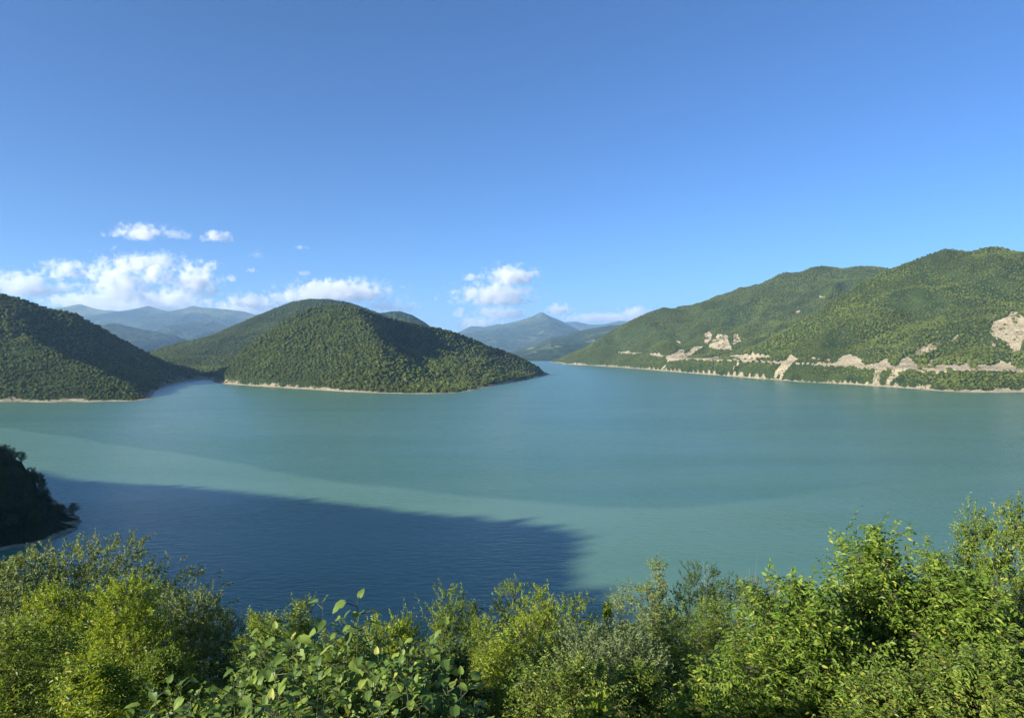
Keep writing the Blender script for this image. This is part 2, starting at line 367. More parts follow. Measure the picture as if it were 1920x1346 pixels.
# ------------------------------------------------------------------ far mountains
def mountain_material():
    m, nt = new_mat('far_mountain'); n = N(nt)
    out = n('ShaderNodeOutputMaterial'); b = n('ShaderNodeBsdfPrincipled', i_Roughness=1.0); b.inputs['Specular IOR Level'].default_value = 0.0
    geo = n('ShaderNodeNewGeometry'); at = n('ShaderNodeAttribute', attribute_name='bare')
    t1 = n('ShaderNodeTexNoise', i_Scale=0.0022, i_Detail=7.0, i_Roughness=0.65); n.link(geo.outputs['Position'], t1.inputs['Vector'])
    t2 = n('ShaderNodeTexNoise', i_Scale=0.03, i_Detail=4.0, i_Roughness=0.7); n.link(geo.outputs['Position'], t2.inputs['Vector'])
    fl = ramp(n('ShaderNodeValToRGB'), [(0.38, (0.028, 0.048, 0.022)), (0.55, (0.048, 0.072, 0.030)), (0.64, (0.10, 0.12, 0.05))])
    n.link(t1.outputs[0], fl.inputs[0])
    pale = n('ShaderNodeRGB'); pale.outputs[0].default_value = (0.22, 0.24, 0.10, 1)
    mx = n('ShaderNodeMix', data_type='RGBA'); n.link(at.outputs['Fac'], mx.inputs[0]); n.link(fl.outputs[0], mx.inputs[6]); n.link(pale.outputs[0], mx.inputs[7])
    n.link(mx.outputs[2], b.inputs['Base Color'])
    t3 = n('ShaderNodeTexNoise', i_Scale=0.0045, i_Detail=5.0, i_Roughness=0.6); n.link(geo.outputs['Position'], t3.inputs['Vector'])
    hb = n('ShaderNodeMath', operation='MULTIPLY_ADD', i_1=7.0); n.link(t3.outputs[0], hb.inputs[0]); n.link(t2.outputs[0], hb.inputs[2])
    bp = n('ShaderNodeBump', i_Strength=1.0, i_Distance=30.0); n.link(hb.outputs[0], bp.inputs['Height']); n.link(bp.outputs[0], b.inputs['Normal'])
    n.link(b.outputs[0], out.inputs[0]); return m
M_FAR = mountain_material()
def mountain(label, pts, Y, wf, wb, seed, meadow=0.0, amp=0.30, yslope=0.0, patches=()):
    pts = np.array([P(px, py, Y + yslope * (px - pts[0][0])) for px, py in pts])
    d = np.concatenate([[0], np.cumsum(np.hypot(np.diff(pts[:, 0]), np.diff(pts[:, 1])))])
    n = int(np.clip(d[-1] / (Y * 0.0035), 60, 170)); s = np.linspace(0, d[-1], n)
    rx, ry, rzz = (np.interp(s, d, pts[:, k]) for k in range(3))
    rzz = rzz * (1 + 0.018 * fbm(s, s * 0, Y * 0.02, 3, seed + 9))
    k = np.ones(9) / 9
    m = 64; t = np.linspace(-1, 1, m); t = np.sign(t) * np.abs(t) ** 1.25
    U, T = np.meshgrid(np.arange(n), t)
    w = np.where(T < 0, wf, wb)
    X = rx[U]; Yw = ry[U] + T * w
    X = X + fbm(U * 1.0, T * 8, 9, 2, seed) * 0.05 * w * np.abs(T) * 2
    a = np.abs(T)
    prof = 1 - a ** 0.9 * 0.75 - a ** 3 * 0.25
    gul = ridged(X * 1.0 + 0.25 * Yw, Yw * 0.35, wf * 0.30, 4, seed + 3)
    Z = rzz[U] * prof + rzz[U] * amp * gul * sstep(0.05, 0.55, a) * (1 - a) - a * 25
    ends = np.minimum(U, n - 1 - U) / 8.0
    Z = np.where(ends < 1, Z * (0.25 + 0.75 * np.clip(ends, 0, 1)), Z)
    fi = np.arange(X.size).reshape(X.shape)
    f = np.stack([fi[:-1, :-1], fi[:-1, 1:], fi[1:, 1:], fi[1:, :-1]], -1).reshape(-1, 4)
    me = mesh_np('mountain', np.stack([X, Yw, Z], -1).reshape(-1, 3), f, True)
    md = sstep(0.35, 0.0, a + 0.25 * fbm(X, Yw, 900, 3, seed + 5)) * meadow
    if patches:
        px, py = project(X, Yw, Z)
        for poly, v in patches: md = np.maximum(md, np.where(inside(px, py, poly) & (T < 0), v, 0))
    attr(me, 'bare', md)
    return tag(obj('mountain', me, M_FAR), label, 'mountain', kind='structure')
mountain('blue forested ridge just right of the peninsula summit', [(640,640),(680,600),(713,585),(750,583),(773,590),(800,606),(840,640),(880,668)], 4200, 800, 600, 1)
mountain('long hazy mountain range with pale meadow crests at left', [(20,640),(60,600),(100,588),(130,579),(147,570),(180,579),(213,582),(248,590),(277,573),(300,580),(333,586),(363,573),(400,578),(430,580),(460,584),(477,590),(530,600),(600,640)], 13500, 4200, 1800, 2, 0.75)
mountain('dusky blue foothill behind the left hill', [(110,640),(150,618),(187,608),(213,605),(267,617),(327,628),(353,641),(380,660)], 6800, 1500, 900, 3)
mountain('hazy spur below the meadow range above the inlet', [(300,640),(333,612),(367,600),(400,601),(425,610),(470,630)], 9800, 2200, 900, 4, 0.2)
mountain('pointed blue mountain peak above the narrows', [(820,640),(865,622),(910,615),(950,606),(977,600),(1000,592),(1015,583.5),(1030,592),(1057,604),(1083,617),(1130,640)], 14500, 4500, 1500, 5, 0.25, patches=[([(1012,622),(1022,624),(1020,627),(1010,626)], .9)])
mountain('low blue ridge left of the pointed peak', [(830,640),(865,620),(883,611),(910,613),(935,607),(960,612),(1000,640)], 18000, 2600, 1200, 6)
mountain('green ridge with pale clearings at the head of the lake', [(900,676),(950,664),(983,650),(1033,634),(1087,620),(1120,614),(1147,609),(1173,608),(1210,612),(1260,630)], 7600, 3500, 900, 7, 0.1,
         patches=[([(985,655),(1000,650),(1003,652),(988,657)], 1), ([(1040,649),(1050,647),(1056,648),(1044,651)], 1), ([(995,660),(1008,658),(1002,662)], .7), ([(1100,640),(1115,637),(1118,640),(1102,643)], .9), ([(1028,653),(1035,651),(1036,653)], .9), ([(930,648),(946,643),(955,642),(940,648)], .9)])
mountain('faint farthest ridge right of the pointed peak', [(1030,625),(1060,604),(1080,602),(1107,608),(1133,607),(1160,602),(1180,603),(1220,606),(1260,625)], 20000, 2200, 1200, 8)

# ------------------------------------------------------------------ lake
def water_material():
    m, nt = new_mat('lake_water'); n = N(nt)
    out = n('ShaderNodeOutputMaterial'); b = n('ShaderNodeBsdfPrincipled', i_Roughness=0.27, i_IOR=1.33)
    geo = n('ShaderNodeNewGeometry'); sx = n('ShaderNodeSeparateXYZ'); n.link(geo.outputs['Position'], sx.inputs[0])
    # silt front: a curve across the lake (metres), paler water on the near side of it
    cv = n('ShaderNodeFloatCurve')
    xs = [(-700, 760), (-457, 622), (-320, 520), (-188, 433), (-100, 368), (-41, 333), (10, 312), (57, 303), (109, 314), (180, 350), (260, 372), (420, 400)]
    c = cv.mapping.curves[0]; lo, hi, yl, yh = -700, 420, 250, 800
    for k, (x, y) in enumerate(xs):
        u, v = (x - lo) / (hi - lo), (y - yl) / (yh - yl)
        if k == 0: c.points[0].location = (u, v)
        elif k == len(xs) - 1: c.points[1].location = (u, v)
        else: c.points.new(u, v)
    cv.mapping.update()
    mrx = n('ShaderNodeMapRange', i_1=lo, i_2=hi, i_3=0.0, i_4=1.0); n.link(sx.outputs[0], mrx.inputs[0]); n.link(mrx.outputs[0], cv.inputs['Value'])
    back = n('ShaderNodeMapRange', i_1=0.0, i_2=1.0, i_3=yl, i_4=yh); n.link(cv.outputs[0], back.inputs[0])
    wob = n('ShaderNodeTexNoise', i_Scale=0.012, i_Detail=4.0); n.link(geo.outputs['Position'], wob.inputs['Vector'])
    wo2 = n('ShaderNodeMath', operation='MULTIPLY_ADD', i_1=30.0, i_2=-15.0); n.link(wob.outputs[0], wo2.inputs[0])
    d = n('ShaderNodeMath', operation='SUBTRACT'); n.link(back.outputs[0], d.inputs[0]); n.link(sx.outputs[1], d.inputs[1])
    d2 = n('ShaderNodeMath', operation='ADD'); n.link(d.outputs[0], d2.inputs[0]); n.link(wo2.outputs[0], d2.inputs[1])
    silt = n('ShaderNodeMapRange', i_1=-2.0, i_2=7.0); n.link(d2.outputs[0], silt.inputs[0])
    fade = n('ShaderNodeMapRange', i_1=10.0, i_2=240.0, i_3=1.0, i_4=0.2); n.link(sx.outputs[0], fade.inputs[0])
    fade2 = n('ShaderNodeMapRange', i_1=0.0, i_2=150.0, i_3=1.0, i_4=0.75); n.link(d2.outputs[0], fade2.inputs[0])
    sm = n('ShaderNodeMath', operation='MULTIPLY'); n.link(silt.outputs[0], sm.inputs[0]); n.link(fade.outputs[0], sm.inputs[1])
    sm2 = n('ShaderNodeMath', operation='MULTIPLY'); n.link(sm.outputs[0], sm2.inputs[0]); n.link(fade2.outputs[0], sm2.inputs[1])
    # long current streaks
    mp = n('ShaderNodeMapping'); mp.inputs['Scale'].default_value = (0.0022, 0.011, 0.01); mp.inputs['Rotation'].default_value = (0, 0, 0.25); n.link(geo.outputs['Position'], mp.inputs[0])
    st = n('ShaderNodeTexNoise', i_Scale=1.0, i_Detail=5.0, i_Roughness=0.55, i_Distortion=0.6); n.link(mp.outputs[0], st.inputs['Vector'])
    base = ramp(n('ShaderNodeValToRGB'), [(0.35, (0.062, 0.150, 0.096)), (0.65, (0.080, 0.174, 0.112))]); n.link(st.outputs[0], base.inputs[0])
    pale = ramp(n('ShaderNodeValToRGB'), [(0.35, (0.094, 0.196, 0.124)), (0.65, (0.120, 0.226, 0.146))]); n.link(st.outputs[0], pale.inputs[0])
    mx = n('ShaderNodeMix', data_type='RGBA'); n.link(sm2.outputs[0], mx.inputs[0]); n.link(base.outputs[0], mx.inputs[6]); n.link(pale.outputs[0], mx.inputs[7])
    n.link(mx.outputs[2], b.inputs['Base Color'])
    # wind ripples
    mp2 = n('ShaderNodeMapping'); mp2.inputs['Scale'].default_value = (0.16, 0.42, 1); mp2.inputs['Rotation'].default_value = (0, 0, -0.30); n.link(geo.outputs['Position'], mp2.inputs[0])
    w1 = n('ShaderNodeTexNoise', i_Scale=1.0, i_Detail=3.0, i_Roughness=0.5, i_Distortion=0.35); n.link(mp2.outputs[0], w1.inputs['Vector'])
    mp3 = n('ShaderNodeMapping'); mp3.inputs['Scale'].default_value = (0.5, 1.0, 1); mp3.inputs['Rotation'].default_value = (0, 0, 0.35); n.link(geo.outputs['Position'], mp3.inputs[0])
    w2 = n('ShaderNodeTexNoise', i_Scale=1.0, i_Detail=2.0); n.link(mp3.outputs[0], w2.inputs['Vector'])
    ws = n('ShaderNodeMath', operation='MULTIPLY_ADD', i_1=0.35); n.link(w2.outputs[0], ws.inputs[0]); n.link(w1.outputs[0], ws.inputs[2])
    mp4 = n('ShaderNodeMapping'); mp4.inputs['Scale'].default_value = (0.0035, 0.016, 0.01); mp4.inputs['Rotation'].default_value = (0, 0, -0.12); n.link(geo.outputs['Position'], mp4.inputs[0])
    wp = n('ShaderNodeTexNoise', i_Scale=1.0, i_Detail=6.0, i_Roughness=0.62, i_Distortion=0.8); n.link(mp4.outputs[0], wp.inputs['Vector'])
    wm = n('ShaderNodeMapRange', i_1=0.38, i_2=0.62, i_3=0.22, i_4=0.62); n.link(wp.outputs[0], wm.inputs[0])
    bp = n('ShaderNodeBump', i_Distance=0.8); n.link(ws.outputs[0], bp.inputs['Height']); n.link(wm.outputs[0], bp.inputs['Strength']); n.link(bp.outputs[0], b.inputs['Normal'])
    n.link(b.outputs[0], out.inputs[0]); return m
M_WATER = water_material()
wx = np.linspace(-1440, 1740, 30); wy = np.linspace(90, 3900, 36)
AX, AY = np.meshgrid(wx, wy); fi = np.arange(AX.size).reshape(AX.shape)
wme = mesh_np('lake', np.stack([AX, AY, 0 * AX], -1).reshape(-1, 3), np.stack([fi[:-1, :-1], fi[:-1, 1:], fi[1:, 1:], fi[1:, :-1]], -1).reshape(-1, 4))
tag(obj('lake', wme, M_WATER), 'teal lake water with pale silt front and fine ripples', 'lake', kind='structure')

# ------------------------------------------------------------------ foliage materials
def leaf_material(name, dark, mid, light, trans=0.35, rough=0.45, accent=None, veins=False):
    m, nt = new_mat(name); n = N(nt)
    out = n('ShaderNodeOutputMaterial'); b = n('ShaderNodeBsdfPrincipled', i_Roughness=rough); b.inputs['Specular IOR Level'].default_value = 0.25
    geo = n('ShaderNodeNewGeometry'); oi = n('ShaderNodeObjectInfo')
    ad = n('ShaderNodeMath', operation='ADD'); n.link(geo.outputs['Random Per Island'], ad.inputs[0]); n.link(oi.outputs['Random'], ad.inputs[1])
    fr = n('ShaderNodeMath', operation='FRACT'); n.link(ad.outputs[0], fr.inputs[0])
    stops = [(0.0, dark), (0.45, mid), (0.9, light)] + ([(0.975, accent)] if accent else [])
    cr = ramp(n('ShaderNodeValToRGB'), stops); n.link(fr.outputs[0], cr.inputs[0])
    col = cr.outputs[0]
    if veins:
        tc = n('ShaderNodeTexCoord'); sp = n('ShaderNodeSeparateXYZ'); n.link(tc.outputs['Object'], sp.inputs[0])
        ay = n('ShaderNodeMath', operation='ABSOLUTE'); n.link(sp.outputs[1], ay.inputs[0])
        ph = n('ShaderNodeMath', operation='MULTIPLY_ADD', i_1=-0.55); n.link(ay.outputs[0], ph.inputs[0]); n.link(sp.outputs[0], ph.inputs[2])
        sn = n('ShaderNodeMath', operation='PINGPONG', i_1=0.065); n.link(ph.outputs[0], sn.inputs[0])
        mn = n('ShaderNodeMath', operation='MINIMUM'); n.link(sn.outputs[0], mn.inputs[0]); n.link(ay.outputs[0], mn.inputs[1])
        vm = n('ShaderNodeMapRange', i_1=0.006, i_2=0.016, i_3=0.45, i_4=0.0); n.link(mn.outputs[0], vm.inputs[0])
        mv = n('ShaderNodeMix', data_type='RGBA'); mv.inputs[7].default_value = (0.26, 0.33, 0.11, 1); n.link(vm.outputs[0], mv.inputs[0]); n.link(col, mv.inputs[6])
        ns = n('ShaderNodeTexNoise', i_Scale=7.0, i_Detail=4.0); n.link(geo.outputs['Position'], ns.inputs['Vector'])
        sm = n('ShaderNodeMapRange', i_1=0.66, i_2=0.74, i_3=0.0, i_4=0.8); n.link(ns.outputs[0], sm.inputs[0])
        ms = n('ShaderNodeMix', data_type='RGBA'); ms.inputs[7].default_value = (0.15, 0.10, 0.03, 1); n.link(sm.outputs[0], ms.inputs[0]); n.link(mv.outputs[2], ms.inputs[6])
        col = ms.outputs[2]
    n.link(col, b.inputs['Base Color'])
    tr = n('ShaderNodeBsdfTranslucent'); hs = n('ShaderNodeHueSaturation', i_Hue=0.485, i_Saturation=1.1, i_Value=1.25); n.link(col, hs.inputs['Color']); n.link(hs.outputs[0], tr.inputs[0])
    mx = n('ShaderNodeMixShader', i_0=trans); n.link(b.outputs[0], mx.inputs[1]); n.link(tr.outputs[0], mx.inputs[2])
    n.link(mx.outputs[0], out.inputs[0]); return m
def forest_material():
    m, nt = new_mat('forest_crown'); n = N(nt)
    out = n('ShaderNodeOutputMaterial'); b = n('ShaderNodeBsdfPrincipled', i_Roughness=0.8); b.inputs['Specular IOR Level'].default_value = 0.15
    geo = n('ShaderNodeNewGeometry'); oi = n('ShaderNodeObjectInfo')
    cr = ramp(n('ShaderNodeValToRGB'), [(0.0, (0.082, 0.112, 0.026)), (0.45, (0.110, 0.146, 0.032)), (0.85, (0.134, 0.168, 0.038)), (0.95, (0.155, 0.178, 0.050)), (1.0, (0.155, 0.150, 0.06))]); n.link(oi.outputs['Random'], cr.inputs[0])
    t = n('ShaderNodeTexNoise', i_Scale=0.008, i_Detail=3.0); n.link(geo.outputs['Position'], t.inputs['Vector'])
    mr = n('ShaderNodeMapRange', i_1=0.3, i_2=0.7, i_3=0.72, i_4=1.3); n.link(t.outputs[0], mr.inputs[0])
    mm = n('ShaderNodeVectorMath', operation='SCALE'); n.link(cr.outputs[0], mm.inputs[0]); n.link(mr.outputs[0], mm.inputs['Scale'])
    n.link(mm.outputs[0], b.inputs['Base Color'])
    tr = n('ShaderNodeBsdfTranslucent'); n.link(mm.outputs[0], tr.inputs[0])
    mx = n('ShaderNodeMixShader', i_0=0.2); n.link(b.outputs[0], mx.inputs[1]); n.link(tr.outputs[0], mx.inputs[2])
    n.link(mx.outputs[0], out.inputs[0]); return m
def bark_material(name, c0, c1):
    m, nt = new_mat(name); n = N(nt)
    out = n('ShaderNodeOutputMaterial'); b = n('ShaderNodeBsdfPrincipled', i_Roughness=0.9)
    t = n('ShaderNodeTexNoise', i_Scale=14.0, i_Detail=4.0); tc = n('ShaderNodeTexCoord'); n.link(tc.outputs['Object'], t.inputs['Vector'])
    cr = ramp(n('ShaderNodeValToRGB'), [(0.35, c0), (0.65, c1)]); n.link(t.outputs[0], cr.inputs[0]); n.link(cr.outputs[0], b.inputs['Base Color'])
    n.link(b.outputs[0], out.inputs[0]); return m
M_FOREST = forest_material()
M_BARK = bark_material('bark', (0.045, 0.038, 0.024), (0.11, 0.095, 0.06))
M_GREYBARK = bark_material('grey_bark', (0.08, 0.07, 0.055), (0.18, 0.16, 0.13))
M_PALEBARK = bark_material('pale_bark', (0.20, 0.18, 0.15), (0.38, 0.35, 0.30))

# ------------------------------------------------------------------ hillside forests (points + geometry nodes, one mass per hill)
def crown_mesh(seed, nq=150):
    """a small broadleaf crown seen from far off: dark core plus a shell of leaf clumps; unit radius, base at z=0"""
    r = np.random.default_rng(seed)
    lob = r.normal(size=(7, 3)); lob /= np.linalg.norm(lob, axis=1)[:, None]; lob[:, 2] = np.abs(lob[:, 2]) * 0.9 - 0.1
    def radius(d):
        return 0.70 + 0.34 * np.max(np.clip((d @ lob.T - 0.72) / 0.28, 0, 1), axis=1)
    # core
    nth, nph = 8, 5
    cv, cf = [], []
    for a in range(nph + 1):
        for b in range(nth):
            ph = math.pi * a / nph; th = 2 * math.pi * b / nth
            cv.append((math.sin(ph) * math.cos(th), math.sin(ph) * math.sin(th), math.cos(ph)))
    cv = np.array(cv); cv = cv * (radius(cv) * 0.88)[:, None]
    for a in range(nph):
        for b in range(nth): cf.append((a * nth + b, (a + 1) * nth + b, (a + 1) * nth + (b + 1) % nth, a * nth + (b + 1) % nth))
    d = r.normal(size=(nq, 3)); d[:, 2] = np.where(d[:, 2] < -0.5, -d[:, 2], d[:, 2]); d /= np.linalg.norm(d, axis=1)[:, None]
    c = d * (radius(d) * r.uniform(0.86, 1.06, nq))[:, None]
    nrm = d + r.normal(size=(nq, 3)) * 0.55; nrm /= np.linalg.norm(nrm, axis=1)[:, None]
    u = np.cross(nrm, r.normal(size=(nq, 3))); u /= np.linalg.norm(u, axis=1)[:, None]; v = np.cross(nrm, u)
    s = r.uniform(0.13, 0.26, nq)[:, None]
    qv = np.stack([c + u * s, c + v * s * 0.8, c - u * s, c - v * s * 0.8], 1).reshape(-1, 3)
    qf = np.arange(nq * 4).reshape(-1, 4) + len(cv)
    V = np.vstack([cv, qv]); V[:, 2] = (V[:, 2] + 0.75) * 1.05
    me = mesh_np('forest_crown', V, np.vstack([np.array(cf), qf])); me.materials.append(M_FOREST)
    return bpy.data.objects.new('forest_crown', me)
CROWNS = [crown_mesh(s) for s in (1, 2, 3, 4)]
def forest_nodes():
    ng = bpy.data.node_groups.new('forest_scatter', 'GeometryNodeTree')
    ng.interface.new_socket('Geometry', in_out='INPUT', socket_type='NodeSocketGeometry')
    ng.interface.new_socket('Geometry', in_out='OUTPUT', socket_type='NodeSocketGeometry')
    n = N(ng); gi = n('NodeGroupInput'); go = n('NodeGroupOutput')
    jo = n('GeometryNodeJoinGeometry')
    for c in CROWNS:
        o = n('GeometryNodeObjectInfo'); o.inputs['Object'].default_value = c; o.inputs['As Instance'].default_value = True
        n.link(o.outputs['Geometry'], jo.inputs[0])
    ip = n('GeometryNodeInstanceOnPoints'); ip.inputs['Pick Instance'].default_value = True
    n.link(gi.outputs[0], ip.inputs['Points']); n.link(jo.outputs[0], ip.inputs['Instance'])
    for nm, tgt, tp in (('size', 'Scale', 'FLOAT_VECTOR'), ('turn', 'Rotation', 'FLOAT_VECTOR'), ('pick', 'Instance Index', 'INT')):
        a = n('GeometryNodeInputNamedAttribute', data_type=tp); a.inputs['Name'].default_value = nm
        n.link(a.outputs[0], ip.inputs[tgt])
    n.link(ip.outputs[0], go.inputs[0]); return ng
FNG = forest_nodes()
def forest(label, pts, size, squash):
    me = bpy.data.meshes.new('forest'); me.vertices.add(len(pts)); me.vertices.foreach_set('co', np.asarray(pts, np.float32).ravel())
    r = np.random.default_rng(len(pts))
    a = me.attributes.new('size', 'FLOAT_VECTOR', 'POINT'); a.data.foreach_set('vector', np.stack([size, size, size * squash], 1).astype(np.float32).ravel())
    a = me.attributes.new('turn', 'FLOAT_VECTOR', 'POINT'); t = np.zeros((len(pts), 3), np.float32); t[:, 2] = r.uniform(0, 6.28, len(pts)); t[:, :2] = r.normal(size=(len(pts), 2)) * 0.12; a.data.foreach_set('vector', t.ravel())
    a = me.attributes.new('pick', 'INT', 'POINT'); a.data.foreach_set('value', r.integers(0, len(CROWNS), len(pts)).astype(np.int32))
    o = obj('forest', me); mo = o.modifiers.new('scatter', 'NODES'); mo.node_group = FNG
    return tag(o, label, 'forest', kind='stuff')

def scatter(sp, seed):
    xs = np.arange(X0 + 10, X1 - 10, sp); ys = np.arange(-200, Y1 - 10, sp)
    A, B = np.meshgrid(xs, ys); r = np.random.default_rng(seed)
    A = (A + r.uniform(-.48, .48, A.shape) * sp).ravel(); B = (B + r.uniform(-.48, .48, B.shape) * sp).ravel()
    return A, B
tx, ty = scatter(4.4, 5)
tz = hgt(tx, ty); sd = samp(SD, tx, ty)
ok = (sd > np.where(ty < 760, 5.5, 9 + 5 * fbm(tx, ty, 30, 2, 4))) & (tz > 0.5)
tx, ty, tz, sd = tx[ok], ty[ok], tz[ok], sd[ok]
reg = samp(REG, tx, ty)
bp = np.where((tx > 150) & (ty > 950), np.maximum(bare_prob(tx, ty, tz), np.where(seg_dist(tx, ty, ROAD) < 6.5, 1, 0)), 0)
keep = (rng.random(len(tx)) > bp) & (rng.random(len(tx)) > 0.10)
# only what stands in (or just beside) the view, or shades it
az = tx / np.maximum(ty, 1)
view = (ty > 120) & (np.abs(az) < 0.80)
near_ridge = (reg == 0) & (tx < -250) & (ty < 420) & (seg_dist(tx, ty, NEAR) < 60)
keep &= (view | near_ridge)
tx, ty, tz, reg, sd = (a[keep] for a in (tx, ty, tz, reg, sd))
# drop the trees that hills hide completely
azb = np.linspace(-0.85, 0.85, 900)
ds = np.concatenate([np.arange(150, 1200, 6), np.arange(1200, 3450, 10)])
AZ, DD = np.meshgrid(azb, ds, indexing='ij')
el = (hgt(AZ * DD, DD) - CAM_H) / DD
mx = np.maximum.accumulate(np.maximum(el, -1), axis=1)
ia = np.clip(np.rint((tx / np.maximum(ty, 1) + 0.85) / 1.7 * 899).astype(int), 0, 899); idd = np.clip(np.searchsorted(ds, ty - 25), 0, len(ds) - 1)
vis = ((tz + 11 - CAM_H) / np.maximum(ty, 1) > mx[ia, idd] - 0.004) | (reg == 0)
tx, ty, tz, reg, sd = (a[vis] for a in (tx, ty, tz, reg, sd))
size = (1.4 + 2.7 * rng.random(len(tx)) ** 1.8) * (0.85 + 0.3 * fbm(tx, ty, 120, 2, 61)) * np.clip(0.55 + sd / 60, 0.55, 1.0)
sq = rng.uniform(0.75, 1.15, len(tx))
size = np.where(rng.random(len(tx)) < 0.04, size * 1.3, size)
size = np.where((reg == 0) & ~((ty > 150) & (np.abs(tx / np.maximum(ty, 1)) < 0.8)), size * 0.7, size)
FOR = {1: 'dense green wood covering the hill at the left edge', 2: 'dense green wood covering the peninsula hill', 3: 'hazy green wood on the hill behind the peninsula',
       4: 'dense green wood above and below the road cuttings at right', 5: 'hazy green wood on the farther right-hand hill'}
pts = np.stack([tx, ty, tz - 0.5], 1)
for r, lb in FOR.items():
    m_ = reg == r
    if m_.any(): forest(lb, pts[m_], size[m_], sq[m_])
PR = (reg == 0)

# ------------------------------------------------------------------ plants with real leaves
def unit(v): return v / np.maximum(np.linalg.norm(v, axis=-1, keepdims=True), 1e-9)
def tubes(p0, p1, r0, r1, sides=5):
    p0, p1 = np.asarray(p0, float), np.asarray(p1, float); n = len(p0)
    r0 = np.broadcast_to(r0, n); r1 = np.broadcast_to(r1, n)
    d = unit(p1 - p0); up = np.where(np.abs(d[:, 2:3]) > 0.9, np.array([[1., 0, 0]]), np.array([[0, 0, 1.]]))
    u = unit(np.cross(d, up)); v = np.cross(d, u)
    a = np.arange(sides) * 2 * math.pi / sides
    ring = u[:, None] * np.cos(a)[None, :, None] + v[:, None] * np.sin(a)[None, :, None]
    V = np.concatenate([p0[:, None] + ring * r0[:, None, None], p1[:, None] + ring * r1[:, None, None]], 1)
    k = np.arange(sides); f = np.stack([k, (k + 1) % sides, sides + (k + 1) % sides, sides + k], 1)
    Fq = (f[None] + (np.arange(n) * 2 * sides)[:, None, None]).reshape(-1, 4)
    return V.reshape(-1, 3), Fq
def tube_path(p, rad, sides=7):
    p = np.asarray(p, float); n = len(p); rad = np.asarray(rad)
    d = unit(np.gradient(p, axis=0)); u = unit(np.cross(d, np.array([0.3, 1, 0.1]))); v = np.cross(d, u)
    a = np.arange(sides) * 2 * math.pi / sides
    V = p[:, None] + (u[:, None] * np.cos(a)[None, :, None] + v[:, None] * np.sin(a)[None, :, None]) * rad[:, None, None]
    k = np.arange(sides); f = np.stack([k, (k + 1) % sides, sides + (k + 1) % sides, sides + k], 1)
    return V.reshape(-1, 3), (f[None] + (np.arange(n - 1) * sides)[:, None, None]).reshape(-1, 4)
def join(blocks):
    V, Fq, o = [], [], 0
    for v, f in blocks: V.append(v); Fq.append(f + o); o += len(v)
    return np.vstack(V), np.vstack(Fq)
def leaf_block(B, A, Nn, L, Wd, fine, fold=0.35, curl=0.18):
    A = unit(A); Sd = unit(np.cross(A, Nn)); Nn = np.cross(Sd, A)
    L = L[:, None]; Wd = Wd[:, None]; n = len(B)
    if fine:
        V = np.stack([B, B + A * L * .28 + Sd * Wd * .46 + Nn * Wd * fold * .5, B + A * L * .66 + Sd * Wd * .38 + Nn * (Wd * fold * .4 - L * curl * .4),
                      B + A * L - Nn * L * curl, B + A * L * .66 - Sd * Wd * .38 + Nn * (Wd * fold * .4 - L * curl * .4), B + A * L * .28 - Sd * Wd * .46 + Nn * Wd * fold * .5], 1)
        f = np.array([[0, 3, 2, 1], [0, 5, 4, 3]]); k = 6
    else:
        V = np.stack([B, B + A * L * .45 + Sd * Wd * .5 + Nn * Wd * fold * .5, B + A * L - Nn * L * curl, B + A * L * .45 - Sd * Wd * .5 + Nn * Wd * fold * .5], 1)
        f = np.array([[0, 3, 2, 1]]); k = 4
    Fq = (f[None] + (np.arange(n) * k)[:, None, None]).reshape(-1, 4)
    return V.reshape(-1, 3), Fq

